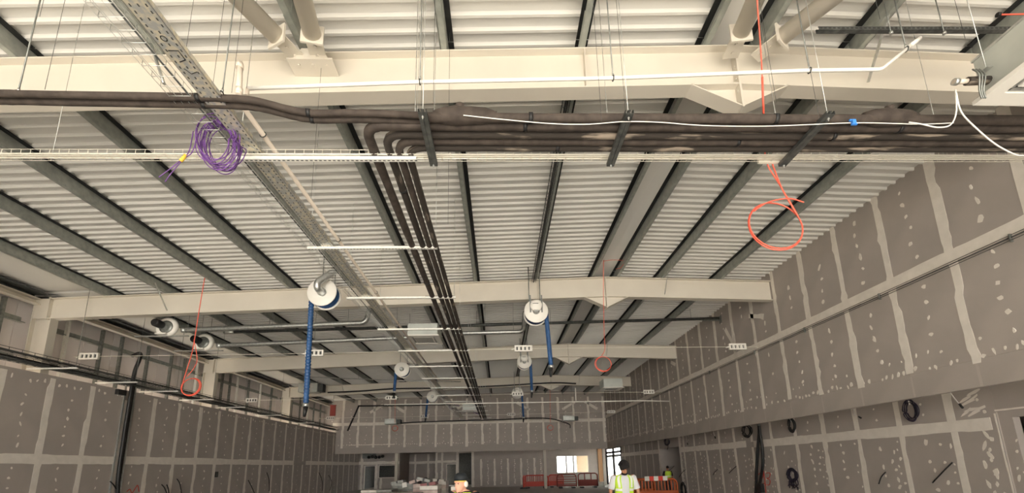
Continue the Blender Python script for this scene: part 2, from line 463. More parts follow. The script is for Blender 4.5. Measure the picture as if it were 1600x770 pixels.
W.tape((7.9, 2.41), (15.7, 2.41), .25, .0045, wob=.012); W.tape((16.2, 2.44), (YO0, 2.44), .25, .0045, wob=.012)
W.tape((7.82, 0), (7.82, 2.6), .028, wob=.006); W.tape((6.3, 2.66), (7.8, 2.66), .028, wob=.006)
for y in yo[1:-1]: W.tape((y, 0), (y, 3.3), .12)
W.tape((YO1+.1, 2.45), (33.3, 2.45), .25, .0045, wob=.01); W.tape((YO1+.1, 0), (YO1+.1, 3.3), .25, .002)
W.tape((YO0-.12, 0), (YO0-.12, 3.3), .25, .002)
for i in range(len(ys)-1):
    mid = (ys[i]+ys[i+1])/2
    W.spot_col(mid, .1, 2.2, .22, .04); W.spot_col(mid, 2.6, 3.2, .25, .03)
    if random.random() < .8: W.spot_col(mid-.3, .3, 2.1, .2, .035, .3)
    W.spot_col(ys[i]+.16, .3, 2.2, .2, .028, .4)
for k in range(8): blob(W.fill, W.fr, 8.0+random.uniform(-.15, .3), 2.62+random.uniform(0, .45), .15, .03, random.uniform(-.7, -.1), .002+.0006*k)
for k in range(7): blob(W.fill, W.fr, 8.05+random.uniform(-.14, .16), 1.05+k*.19, .035, .07+.05*random.random(), random.uniform(-.5, .5), .002+.0005*k)
W.finish(); wall_aisle = W.root
mb = MB(); mb.box(XR2+.1, 13.4, YO1, YO1+.1, 0, 3.42); mb.box(13.3, 13.4, 4, 33.3, 0, 3.5); mb.box(XR2+.1, 13.4, 33.2, 33.3, 0, 3.5); mb.box(XR2+.1, 13.4, YO0-.1, YO0, 0, 3.42)
mb.box(XR2+.1, 13.4, 4.4, 4.5, 0, 3.42)
struct(mb.build('wall_side_passage', 'board'), 'plain plasterboard lining of the side passage')
# doorway at the near end of the aisle wall
mb = MB(); mb.box(XR2+.02, XR2+.16, 7.56, 7.78, 0, 2.62); mb.box(XR2+.02, XR2+.16, 5.9, 6.0, 0, 2.62); mb.box(XR2+.02, XR2+.16, 6.0, 7.56, 2.5, 2.62)
d = struct(mb.build('door_1', 'board'), 'unfinished doorway at the near end of the recessed wall')
# side wall nearer than the aisle, behind the frame edge
mb = MB(); mb.box(XR, XR+.1, YFRONT, S0, 0, 7.6); mb.box(XR2, XR2+.1, YFRONT, 4.5, 0, 3.42)
struct(mb.build('wall_front_side', 'board'), 'grey boarded side wall beside the open front')

# wall_left: partition below, cladding liner above
W = PWall('wall_left', (XL, 0, 0), (0, 1, 0), (1, 0, 0), 'grey plasterboard partition with pale taped joints along the long side')
L0 = 11.963
ys = [L0-2.4, L0-1.2] + [L0+1.2*k for k in range(40) if L0+1.2*k < YB-.3] + [YB]
W.slab([(ys[0], YB+.1, 0, 4.58)]); W.boards(ys, [0, 2.25, 4.58])
for i, y in enumerate(ys[1:-1]):
    W.tape((y, 2.36), (y, 4.5-.25*(i == 3)), .165); W.tape((y, 0), (y, 2.15), .165)
for (a, b) in ((9.6, 15.3), (15.3, 21.4), (21.4, 26.4), (28.0, YB)):
    W.tape((a, 2.255), (b, 2.255), .255, .0045, wob=.012)
for i in range(len(ys)-1):
    mid = (ys[i]+ys[i+1])/2
    W.spot_col(mid, 2.5, 4.2, .28, .033, .05); W.spot_col(mid, .2, 2.1, .28, .033, .1); W.spot_row(mid-.4, mid+.45, 4.36, .2, .03, .3)
W.finish(); wall_left = W.root
mb = MB(); mb.box(-13.6, XL-.1, YFRONT, 9.56, 4.3, 7.3)
for y0, y1 in ((YFRONT, 9.56),): mb.box(-13.6, XL-.1, y0, y1, 0, 4.3)
struct(mb.build('wall_left_near', 'board'), 'boarded long-side wall nearest the open front')

# wall_end: bulkhead across the far end
W = PWall('wall_end', (0, YF, 0), (1, 0, 0), (0, -1, 0), 'grey plasterboard bulkhead wall across the far end of the hall')
X0 = P(608.4, 670, Y=YF).x
xs = [XL-1.2] + [X0 + 1.2*k for k in range(-6, 18) if XL-.5 < X0+1.2*k < XR-.1] + [XR+.1]
W.slab([(XL-1.2, XR+.1, 2.95, 7.75)])
ZJ = P(640, 661, Y=YF).z
W.boards(xs, [2.95, 3.4, ZJ, 7.5])
for x in xs[1:-1]:
    W.tape((x, 3.42+random.uniform(-.12, .08)), (x, ZJ-.1), .17); W.tape((x, ZJ+.1), (x, 7.1), .17)
W.tape((XL-.3, ZJ), (XR, ZJ), .24, .0045, wob=.01)
for i in range(len(xs)-1):
    mid = (xs[i]+xs[i+1])/2
    W.spot_col(mid, 3.7, ZJ-.2, .3, .035, .2); W.spot_col(mid, ZJ+.2, 7.0, .3, .035, .3); W.spot_row(xs[i]+.15, xs[i+1]-.1, 3.62, .2, .03, .3)
for (a, b) in ((-11.6, -10.4), (-10.4, -9.2), (-9.3, -8.1)): W.tape((a, 3.62), (b, 3.62), .05, .004, wob=.008)
for s, x in ((1, -9.6), (-1, -7.9), (1, 5.5), (-1, 7.3), (1, -3.2), (-1, 1.9)): W.tape((x-s*.5, 6.1), (x+s*.5, 6.7), .2)
W.finish(); wall_end = W.root
# ---------------------------------------------------------------- long side: cladding liner, rails and studs above the partition
mb = MB(); mb.box(-13.72, -13.62, 9.56, YF+.3, 3.5, 7.6)
wall_clad = struct(mb.build('wall_cladding', 'liner'), 'bare inside of the grey side cladding above the partition')
lin = MB().box(-.01, .01, -.49, .49, -1.5, 1.5).mesh('liner_panel', 'liner')
for k in range(23):
    o = bpy.data.objects.new('liner_panel', lin); C.objects.link(o); o.parent = wall_clad; o.location = (-13.605, 10.1+k*1.0, 5.7)
for z in (6.09, 5.0):
    for i in range(1, 5):
        a, b = RY[i]+.13, (RY[i+1]-.13 if i < 4 else YF)
        if i == 1: a = 9.6
        mb = MB(); mb.box(-13.57, -13.43, a, b, z-.012, z); mb.box(-13.58, -13.56, a, b, z, z+.15); mb.box(-13.44, -13.43, a, b, z-.03, z)
        mb.build('cladding_rail', 'purlin_zinc', wall_clad)
rng = random.Random(3)
y = 10.4
while y < 32.5:
    if min(abs(y-q) for q in RY) > .25:
        mb = MB(); xx = -13.42
        mb.box(xx, xx+.006, y-.035, y+.035, 4.6, 6.62); mb.box(xx-.09, xx, y-.035, y-.03, 4.6, 6.62); mb.box(xx-.09, xx, y+.03, y+.035, 4.6, 6.62)
        mb.build('stud', 'galv' if rng.random() < .6 else 'zinc_pale', wall_clad)
    y += rng.choice((.6, .75, .95, 1.15))
for i in range(1, 5):
    a, b = RY[i]+.1, (RY[i+1]-.1 if i < 4 else YF)
    if i == 1: a = 9.6
    mb = MB(); mb.box(-13.33, -13.13, a, b, 6.78, 6.80); mb.box(-13.33, -13.31, a, b, 6.62, 6.8); mb.box(-13.33, -13.13, a, b, 6.62, 6.64)
    mb.build('eaves_beam', 'cream', wall_clad)
    mb = MB(); mb.box(-13.62, -13.0, a, b, 6.93, 6.96); mb.box(-13.5, -13.36, a, b, 6.8, 6.95)
    mb.build('gutter_lining', 'dark_steel', wall_clad)
    mb = MB(); mb.prism([(-13.1, a, rz(-13.1)+PD-.02), (-11.9, a, rz(-11.9)+PD-.02), (-11.9, a, rz(-11.9)+PD-.03), (-13.1, a, rz(-13.1)+PD-.03)], (0, b-a, 0))
    mb.build('eaves_flashing', 'sheet', wall_clad)

# ---------------------------------------------------------------- low zone beyond the end bulkhead
mat('timber', (.36, .20, .10), .7, col2=(.45, .27, .14), scale=3, stretch=(1, 1, .2))
mat('render_wall', (.62, .50, .36), .9, col2=(.58, .46, .33), scale=2)
mb = MB(); mb.box(XL-.1, XR2+.1, YF+.1, 44, 3.2, 3.3); struct(mb.build('ceiling_end_zone', 'board'), 'low plasterboard ceiling beyond the end bulkhead')
W = PWall('wall_rear', (0, YB, 0), (1, 0, 0), (0, -1, 0), 'grey plasterboard rear wall with doorways beneath the end bulkhead')
D1, WN, REC, D2, TALL, WIN = (-12.1, -11.14), (-10.83, -9.4), (-9.0, -5.8), (-4.8, -3.95), (-3.75, -2.55), (5.1, 8.02)
W.slab([(XL, D1[0], 0, 3.2), (D1[0], D1[1], 2.05, 3.2), (D1[1], WN[0], 0, 3.2), (WN[0], WN[1], 0, 1.0), (WN[0], WN[1], 2.07, 3.2), (WN[1], REC[0], 0, 3.2),
        (REC[1], D2[0], 0, 3.2), (D2[0], D2[1], 2.06, 3.2), (D2[1], TALL[0], 0, 3.2), (TALL[1], WIN[0], 0, 3.2), (WIN[0], WIN[1], 0, 1.06), (WIN[0], WIN[1], 2.59, 3.2), (WIN[1], XR2+.1, 0, 3.2)])
def hole(a0, a1, z0, z1):
    for (p, q), r, t in ((D1, 0, 2.05), (WN, 1.0, 2.07), (REC, 0, 9), (D2, 0, 2.06), (TALL, 0, 9), (WIN, 1.06, 2.59)):
        if a0 < q-.01 and a1 > p+.01 and z0 < t-.01 and z1 > r+.01: return True
    return False
W.boards([XL, -12.1, -11.14, -10.83, -9.4, -9.0], [0, 1.0, 2.06, 3.2], hole); W.boards([-5.8, -4.8, -3.95, -3.75], [0, 2.06, 3.2], hole)
W.boards([TALL[1]+1.2*k for k in range(7)] + [WIN[0]], [0, 2.4, 3.2], hole); W.boards([5.1, 6.5, 8.02, 9.2], [0, 1.06, 2.59, 3.2], hole)
for p, q, wd in (((XL, 2.3), (-9.05, 2.3), .26), ((-5.8, 2.3), (-3.78, 2.3), .2)): W.tape(p, q, wd, .0045)
for x, z0, z1 in ((-12.35, 0, 3.1), (-11.0, 0, 2.2), (-9.3, .0, 3.1), (-5.7, 0, 3.1), (-5.2, 0, 3.1), (-3.85, 0, 3.1), (-2.45, 0, 3.1), (-10.6, 0, .95)): W.tape((x, z0), (x, z1), .2)
for k in range(1, 6): W.tape((TALL[1]+1.2*k-.35, .1), (TALL[1]+1.2*k-.35, 2.45), .17); W.spot_col(TALL[1]+1.2*k+.25, .2, 2.4, .16, .05, .1)
W.finish(); wall_rear = W.root
mb = MB(); mb.box(REC[0]-.5, REC[1]+.5, 42.4, 42.5, 0, 3.2); mb.box(REC[0]-.1, REC[0], YB+.1, 42.4, 0, 3.2); mb.box(REC[1], REC[1]+.1, YB+.1, 42.4, 0, 3.2)
rec = struct(mb.build('wall_recess', 'board'), 'shadowed boarded recess in the rear wall')
for x in (-8.4, -7.1): tape(lambda a, z, n: Vector((a, 42.4-n, z)), (x, .1), (x, 3.1), .2).build('joint_tape', 'filler', rec)
tape(lambda a, z, n: Vector((a, 42.4-n, z)), (-9, 2.3), (-5.8, 2.3), .25, .0045).build('joint_tape', 'filler', rec)
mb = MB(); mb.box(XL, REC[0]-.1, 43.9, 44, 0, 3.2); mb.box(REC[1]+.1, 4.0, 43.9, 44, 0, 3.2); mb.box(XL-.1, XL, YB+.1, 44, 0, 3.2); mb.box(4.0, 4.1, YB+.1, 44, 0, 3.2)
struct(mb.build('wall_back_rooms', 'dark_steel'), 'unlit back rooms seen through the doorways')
# door linings
for i, (a, b, z1) in enumerate(((D1[0], D1[1], 2.05), (D2[0], D2[1], 2.06), (TALL[0], TALL[1], 3.2))):
    mb = MB(); mb.box(a-.03, a+.03, YB-.03, YB+.14, 0, z1); mb.box(b-.03, b+.03, YB-.03, YB+.14, 0, z1)
    if z1 < 3: mb.box(a-.03, b+.03, YB-.03, YB+.14, z1-.03, z1+.03)
    o = struct(mb.build('door_%d' % (i+2), 'filler'), ['dark doorway beside the long-side corner', 'dark doorway in the short piece of rear wall', 'tall dark opening in the rear wall behind the man in the cap'][i])
mb = MB(); mb.box(WN[0]-.03, WN[0]+.02, YB-.02, YB+.12, .97, 2.1); mb.box(WN[1]-.02, WN[1]+.03, YB-.02, YB+.12, .97, 2.1); mb.box(WN[0], WN[1], YB-.02, YB+.12, .97, 1.02); mb.box(WN[0], WN[1], YB-.02, YB+.12, 2.05, 2.1)
struct(mb.build('window_1', 'filler'), 'dark hatch opening beside the rear doorway')
# bright window
mb = MB(); a, b = WIN
mb.box(a, a+.05, YB-.02, YB+.14, 1.06, 2.59); mb.box(b-.05, b, YB-.02, YB+.14, 1.06, 2.59); mb.box(a, b, YB-.02, YB+.14, 1.06, 1.1); mb.box(a, b, YB-.02, YB+.14, 2.54, 2.59)
win = struct(mb.build('window_2', 'cream'), 'bright window in the rear wall, daylight and a beige wall beyond')
for x in (a+.9, a+1.55): MB().box(x-.06, x+.06, YB-.01, YB+.12, 1.1, 2.54).build('mullion', 'board', win)
for x0, x1 in ((a+.05, a+.84), (a+.96, a+1.49), (a+1.61, b-.05)): MB().box(x0, x1, YB+.055, YB+.06, 1.1, 2.54).build('pane', 'glass', win)
mb = MB(); mb.box(7.6, 9.2, 42.0, 42.3, 0, 5); mb.box(9.5, 10.3, 41.6, 42.0, 0, 5); struct(mb.build('wall_outside', 'render_wall'), 'beige rendered wall outside the rear window')
# timber cheek beside the aisle end, glazed entrance in black frames
mb = MB(); mb.box(8.88, 9.42, YB-.12, YB-.02, 0, 3.18); struct(mb.build('trim_1', 'timber'), 'tall brown timber board between window and glazed entrance')
mb = MB()
GY0, GY1 = 33.4, YB-.1
for y in (GY0, (GY0+GY1)/2, GY1): mb.box(XR2, XR2+.1, y-.2, y+.2, 0, 3.2)
for z in (.05, 2.45, 2.75, 3.14): mb.box(XR2, XR2+.1, GY0, GY1, z-.09, z+.09)
d4 = struct(mb.build('door_5', 'black'), 'black-framed glazed entrance at the end of the side aisle, bright outside')
for y0, y1 in ((GY0, (GY0+GY1)/2), ((GY0+GY1)/2, GY1)):
    MB().box(XR2+.045, XR2+.055, y0+.2, y1-.2, .14, 2.36).build('pane', 'glass', d4)
# cream posts under the end bulkhead
for (x, y, lab) in ((-8.0, 33.15, 'slim cream post under the end bulkhead behind the stacked packs'), (3.49, 33.15, 'slim cream post under the end bulkhead beside the red barriers'), (9.0, 36.6, 'slim cream post beside the black-framed glazed entrance')):
    t = thing('post', lab, 'post', (x, y, 0))
    MB().box(x-.11, x+.11, y-.11, y+.11, .012, 3.19 if y > 33.5 else 2.94).build('shaft', 'cream', t); MB().box(x-.18, x+.18, y-.18, y+.18, 0, .012).build('base_plate', 'galv', t)
# ================================================================ SERVICES UNDER THE ROOF
ZS = 5.2
def strut(p, q, s=.041, t=.004, open_up=True):
    """slotted channel: base and two lips"""
    p, q = Vector(p), Vector(q); d = (q-p).normalized(); a = d.cross(Vector((0,0,1)))
    a = a.normalized() if a.length > 1e-3 else Vector((0, 1, 0)); b = a.cross(d); mb = MB(); L = (q-p)/2; c = (p+q)/2
    mb.obox(c - b*(s/2-t/2), L, a*(s/2), b*(t/2))
    for k in (-1, 1): mb.obox(c + a*k*(s/2-t/2), L, a*(t/2), b*(s/2)); mb.obox(c + a*k*(s/2-.006) + b*(s/2-t/2), L, a*.006, b*(t/2))
    return mb
def slots(p, q, w=.014, l=.028, step=.05, n=Vector((0,0,-1)), off=.0205, side=Vector((1,0,0))):
    p, q = Vector(p), Vector(q); d = (q-p); L = d.length; d.normalize(); mb = MB(); s = step/2
    while s < L:
        mb.obox(p + d*s + n*off, d*(l/2), side*(w/2), n*.0006); s += step
    return mb
def rod(p, q, r=.005): return MB().tube([p, q], r, 6)

# --- cross channels carrying the pipe run and cable tray down the hall
for k in range(14):
    y = 4.13 + 2.0*k; x0, x1 = (-2.86, -.88) if k == 0 else (-3.02+.06*math.sin(k*2.1), -.90+.04*math.cos(k*3))
    if k > 8: x1 += .25*(k-8)/4; x0 += .5*(k-8)/4
    lab = ('galvanised support channel nearest the camera, under the pipe bends' if k == 0 else 'galvanised support channel across the pipe run, %s from the camera' % ORD[k])
    zc = ZS+.02 if k else ZS-.021
    t = thing('support_channel', lab, 'bracket', (x0, y, ZS), 'support channels under the pipe run')
    strut((x0, y, zc), (x1, y, zc)).build('channel', 'zinc_pale', t)
    for x in (x0+.03, x1-.03): rod((x, y, ZS), (x, y, rt(x)), .004).build('threaded_rod', 'galv_bright', t)
    if k in (0, 1, 2, 3, 4): MB().box(x1-.62, x1-.03, y-.02, y+.02, zc+.021, zc+.03).build('rubber_strip', 'foam', t)
    if k < 2:
        o = slots((x0, y, zc), (x1, y, zc), side=Vector((0,1,0))).build('slot', 'dark_steel', t); o['kind'] = 'stuff'

# --- trapeze brackets under the pipe bundle that crosses the hall
for i, (x, lab) in enumerate(((-.70, 'dark trapeze bracket under the pipe bundle beside the pipe bends'), (1.32, 'dark trapeze bracket under the middle of the crossing pipe bundle'), (3.34, 'dark trapeze bracket under the pipe bundle beside the red cord'))):
    t = thing('trapeze_bracket', lab, 'bracket', (x, 3.85, ZS), 'trapeze brackets')
    for dx in (-.022, .022): strut((x+dx, 3.48, ZS-.022), (x+dx, 4.22, ZS-.022)).build('channel', 'bracket_dark', t)
    for y in (3.52, 4.19): rod((x, y, ZS-.08), (x, y, rt(x)), .0035).build('threaded_rod', 'galv_bright', t)
    for y in (3.52, 4.19): MB().lathe((x, y, ZS-.05), (0, 0, -1), [(0, .012), (.012, .012)], 6).build('nut', 'galv_bright', t)

# --- insulated pipes
def foam(name, label, pts, r, ma='foam', joints=()):
    t = thing(name, label, 'pipe', pts[0]); path = arc_path(pts, .2, 8)
    full = []
    for a, b in zip(path, path[1:]):        # subdivide so the lagging can sag and swell a little
        n = max(1, int((b-a).length/.35))
        for j in range(n): full.append(a.lerp(b, j/n))
    full.append(path[-1])
    rs = [r*random.uniform(.94, 1.07) for _ in full]
    MB().tube(full, rs, 12).build('lagging', ma, t)
    for s in joints:
        i = min(int(s*(len(full)-1)), len(full)-2); c = full[i]; d = (full[i+1]-c).normalized()
        MB().tube([c-d*.02, c+d*.02], r*1.13, 12).build('tape_band', 'black', t)
    return t
ZP = ZS+.055
XE = XR-.09
foam('insulated_pipe', 'brown lagged pipe along the front of the crossing bundle', [(XE, 3.64, ZP-.004), (-.72, 3.64, ZP-.004)], .048, joints=(.3, .62, .9))
foam('insulated_pipe', 'thick lagged pipe making the outermost bend from the bundle down the hall', [(XE, 3.745, ZP), (-1.34, 3.745, ZP), (-1.34, 30.7, ZP)], .052, joints=(.1, .2, .4, .6))
foam('insulated_pipe', 'lagged pipe with worn pale streaks, second in the nested bends', [(XE, 3.85, ZP-.008), (-1.17, 3.85, ZP-.008), (-1.17, 30.7, ZP-.008)], .046, 'foam_worn', (.12, .33))
foam('insulated_pipe', 'lagged pipe third in the nested bends', [(XE, 3.94, ZP-.012), (-1.065, 3.94, ZP-.012), (-1.065, 30.7, ZP-.012)], .043, 'foam', (.15, .5))
foam('insulated_pipe', 'scuffed lagged pipe making the innermost bend', [(XE, 4.027, ZP-.013), (-.965, 4.027, ZP-.013), (-.965, 30.7, ZP-.013)], .042, 'foam_worn', (.2, .45))
for s, (dy, lab) in enumerate(((-.04, 'thin lagged pipe running to the long side, upper of the two'), (.04, 'thin lagged pipe running to the long side, lower of the two'))):
    pts = [P(u, v, Z=ZP+.01) for u, v in ((-330, 146), (0, 152), (330, 158), (400, 161), (478, 183), (560, 181), (672, 186))]
    foam('thin_pipe', lab, [p + Vector((0, dy, 0)) for p in pts], .033, joints=(.35, .75))
# wrapped junctions
def wrap(name, label, x0, x1, y, z, r, cap=None):
    t = thing(name, label, 'pipe fitting', ((x0+x1)/2, y, z-r))
    n = 7; pts = [(x0+(x1-x0)*i/(n-1), y, z) for i in range(n)]; rs = [r*q for q in (.55, .92, 1.05, 1.0, .95, .85, .5)]
    MB().tube(pts, rs, 14, sx=1.05).build('wrapping', 'foam', t)
    if cap: MB().tube([(cap, y-.03, z+r*.6), (cap, y-.05, z+r*1.15)], [r*.55, r*.5], 12).build('cap', 'foam', t)
    return t
wrap('wrapped_junction', 'bulky foam-wrapped pipe junction beside the bends', -.62, .02, 3.655, ZP+.03, .085, -.35)
wrap('wrapped_valve', 'foam-wrapped valve box on the bundle beside the blue clip', 3.83, 4.42, 3.655, ZP+.03, .085, 4.1)
b = P(1334, 191, Y=3.56)
t = thing('blue_clip', 'small bright blue clip gripping the white wire on the bundle', 'clip', b)
mat('blue_plastic', (.05, .25, .75), .4)
MB().obox(b, (.018, 0, 0), (0, .012, 0), (0, 0, .026)).build('jaw', 'blue_plastic', t); MB().obox(b+Vector((-.012, 0, .024)), (.03, 0, 0), (0, .008, 0), (0, 0, .007)).build('lever', 'blue_plastic', t); MB().obox(b+Vector((.0, 0, -.024)), (.028, 0, 0), (0, .008, 0), (0, 0, .007)).build('lever', 'blue_plastic', t)
# white control wire lying along the bundle
pts = [P(u, v, Y=3.58) for u, v in ((724, 180), (780, 186), (860, 193), (920, 194), (975, 190), (1030, 191), (1100, 196), (1200, 197), (1330, 192), (1400, 193), (1440, 194), (1490, 192))]
tag(MB().tube(catmull(pts), .0048, 6).build('control_wire', 'white_plastic'), 'thin white wire lying along the top of the lagged pipes', 'cable')

# --- perforated tray and wire basket running down the hall
def basket(p, q, w, h, pitch, r=.0028, nl=4):
    p, q = Vector(p), Vector(q); d = q-p; L = d.length; d.normalize(); a = d.cross(Vector((0,0,1))).normalized(); mb = MB()
    for i in range(nl): mb.tube([p + a*(w*(i/(nl-1)-.5)), q + a*(w*(i/(nl-1)-.5))], r, 4)
    for s in (-1, 1): mb.tube([p + a*s*w/2 + Vector((0,0,h)), q + a*s*w/2 + Vector((0,0,h))], r, 4)
    s = 0
    while s < L:
        c = p + d*s
        mb.tube([c - a*w/2 + Vector((0,0,h)), c - a*w/2, c + a*w/2, c + a*w/2 + Vector((0,0,h))], r, 4); s += pitch
    return mb
t = thing('cable_tray', 'mottled galvanised perforated cable tray running down the hall', 'cable tray', (-2.63, 4, ZS+.042))
mb = MB(); x0, x1 = -2.745, -2.565; za = ZS+.043
mb.box(x0, x1, -2, 29.5, za, za+.003); mb.box(x0, x0+.003, -2, 29.5, za, za+.05); mb.box(x1-.003, x1, -2, 29.5, za, za+.05)
mb.build('tray', 'galv_tray', t)
mb = MB()
for x in (-2.715, -2.655, -2.595):
    y = 2.0
    while y < 9.5:
        mb.box(x-.006, x+.006, y, y+.022, za-.0008, za-.0002); y += .05 if x != -2.655 else .1
o = mb.build('perforation', 'dark_steel', t); o['kind'] = 'stuff'
# black stencilled marks on the tray underside
mb = MB(); zz = za-.002
mb.tube([(-2.66+.022*math.cos(a), 2.86+.022*math.sin(a), zz) for a in [k*math.pi/5 for k in range(10)]], .004, 4, closed=True)
mb.tube([(-2.70, 2.96, zz), (-2.62, 2.96, zz), (-2.62, 3.04, zz), (-2.68, 3.06, zz)], .005, 4)
mb.tube([(-2.69, 3.12, zz), (-2.66, 3.17, zz), (-2.60, 3.15, zz)], .004, 4)
mb.build('stencil_mark', 'black', t)
t = thing('wire_basket', 'thin wire cable basket running down the hall beside the perforated tray', 'cable basket', (-2.93, 4, ZS+.044))
basket((-2.93, -2, ZS+.046), (-2.93, 14, ZS+.046), .2, .055, .1, .003).build('mesh', 'galv_bright', t)
basket((-2.93, 14, ZS+.046), (-2.93, 29.5, ZS+.046), .2, .055, .2, .0045, 3).build('mesh', 'zinc_pale', t)
MB().tube([(-2.85, -2, ZS+.058), (-2.86, 29.5, ZS+.058)], .008, 6).build('grey_cable', 'dark_steel', t)
# basket crossing the hall under the pipes
t = thing('wire_basket', 'cream wire basket with white cables crossing the hall under the lagged bundle', 'cable basket', (0, 4.14, ZS+.003))
basket((-12.4, 4.14, ZS+.006), (XR-.05, 4.14, ZS+.006), .11, .05, .1, .003).build('mesh', 'wire_cream', t)
for y, r in ((4.11, .010), (4.14, .009), (4.17, .010)): MB().tube([(-12.4, y, ZS+.02), (-4, y, ZS+.02), (XR-.05, y, ZS+.02)], r, 6).build('white_cable', 'wire_cream', t)
for x in (-8.9, -4.9, -.9, 5.3): rod((x, 4.2, ZS+.006), (x, 4.2, rt(x)), .0025).build('hanger_wire', 'galv_bright', t)

# --- white condensate pipe crossing in front of the nearest rafter
YW = 3.6
pts = [P(u, v, Y=YW) for u, v in ((388, 138), (656, 128), (958, 122), (1265, 110), (1377, 108.5), (1437, 60))]
t = thing('white_pipe', 'slim white plastic pipe crossing in front of the nearest rafter', 'pipe', pts[0])
MB().tube(arc_path(pts, .05), .0185, 10).build('pipe', 'white_plastic', t)
MB().tube([pts[0]+Vector((-.005, 0, 0)), pts[0]+Vector((-.005, 0, -.085))], .0165, 10).build('elbow', 'pvc', t)
MB().tube([pts[-1]-(pts[-1]-pts[-2]).normalized()*.16, pts[-1]], .023, 10).build('socket', 'white_plastic', t)
for (u, v, lab) in ((656, 128, 'threaded drop rod and clip on the white pipe above the pipe bends'), (958, 122, 'threaded drop rod and clip at the middle of the white pipe'), (1265, 110, 'threaded drop rod and clip on the white pipe beyond the red cord'), (1416, 77, 'short drop rod and clip on the upturned end of the white pipe'), (347, 147, 'threaded drop rod holding the thin lagged pipes beside the cable tray'), (28, 146, 'threaded drop rod holding the thin lagged pipes far along the long side')):
    p = P(u, v, Y=YW-.1 if v > 140 else YW); h = thing('drop_rod', lab, 'rod', p)
    top = 6.78 if u == 1416 else rz(p.x)+.24
    rod(p + Vector((0, 0, .02)), (p.x, p.y, top), .0065).build('rod', 'galv', h)
    MB().tube([p + Vector((0, .026*math.cos(a), .026*math.sin(a))) for a in [k*math.pi/6 for k in range(12)]], .006, 5, closed=True, side=(1, 0, 0)).build('clip', 'dark_steel', h)
    MB().lathe(p + Vector((0, 0, .026)), (0, 0, 1), [(0, .011), (.03, .011)], 6).build('nut', 'galv_bright', h)
# capped stub and grey drain pipe down the hall
p = P(375, 100, Y=3.42); q = P(373, 148, Y=3.42)
t = thing('capped_stub', 'short upright plastic pipe stub with a domed cap above the lagged pipes', 'pipe', q)
MB().tube([q, p], .026, 12).build('stub', 'pvc', t); MB().lathe(p - Vector((0, 0, .05)), (0, 0, 1), [(0, .034), (.045, .034), (.046, .03), (.07, .026), (.08, .012)], 14).build('cap', 'pvc', t)
MB().lathe(q + Vector((0, 0, .02)), (0, 0, 1), [(0, .031), (.05, .031)], 14).build('coupling', 'pvc', t)
pts = [P(u, v, Z=5.46) for u, v in ((388, 165), (410, 205), (470, 295), (520, 362), (583, 452), (622, 510))]; xm = sum(p.x for p in pts)/len(pts)
t = thing('drain_pipe', 'pinkish plastic drain pipe running down the hall beside the cable tray', 'pipe', (xm, 3.7, 5.46))
MB().tube([(xm, 3.62, 5.46), (xm, 17.5, 5.44)], .027, 12).build('pipe', 'pvc', t)
for y in (4.1, 6.3, 8.4, 10.3):
    MB().tube([(xm+.034*math.cos(a), y, 5.46+.034*math.sin(a)) for a in [k*math.pi/6 for k in range(12)]], .006, 5, closed=True, side=(0, 1, 0)).build('clip', 'dark_steel', t)
    rod((xm, y, 5.42), (xm-.02, y+.02, ZS+.05), .003).build('tie', 'galv_bright', t)

# --- coils of cable
def cable(name, label, pts, r, ma, cat='cable', n=6): return tag(MB().tube(pts, r, n).build(name, ma), label, cat)
rng = random.Random(11)
c0 = P(341, 226, Y=3.86); turns = 15; pts = []
rx, rzz = .185, .27
for k in range(turns*22):
    a = 2*math.pi*k/22; j = k//22
    e = (1 + .10*math.sin(j*1.9), 1 + .09*math.cos(j*2.7))
    sx = .04*math.sin(j*2.2)+.012*(j % 3); sy = .05*math.sin(j*1.3+1)
    x, z = rx*e[0]*math.cos(a), rzz*e[1]*math.sin(a)
    an = .38; xx = x*math.cos(an) - z*math.sin(an); zz = x*math.sin(an) + z*math.cos(an)
    pts.append(c0 + Vector((xx*.92 + sx, sy + .05*math.sin(a*.5+j), zz + .02*math.sin(j*3))))
t = thing('cable_coil', 'loose coil of purple cable hung on the cable tray, bound with yellow tape', 'cable coil', c0)
MB().tube(catmull(pts, 2), .005, 6).build('loops', 'purple_cable', t)
for tail in (((302, 205), (296, 235), (287, 246), (268, 262), (248, 277)), ((308, 215), (300, 238), (287, 248), (268, 270), (258, 284))):
    MB().tube(catmull([P(u, v, Y=3.84) for u, v in tail]), .005, 6).build('tail', 'purple_cable', t)
mat('yellow_tape', (.80, .52, .06), .5)
a, b = P(291, 242, Y=3.84), P(282, 252, Y=3.84); MB().tube([a, b], .017, 8).build('yellow_tape', 'yellow_tape', t)
a = P(345, 192, Y=3.83); MB().tube([a+Vector((-.03, 0, .02)), a+Vector((.03, 0, -.02))], .03, 8).build('tie', 'purple_cable', t)

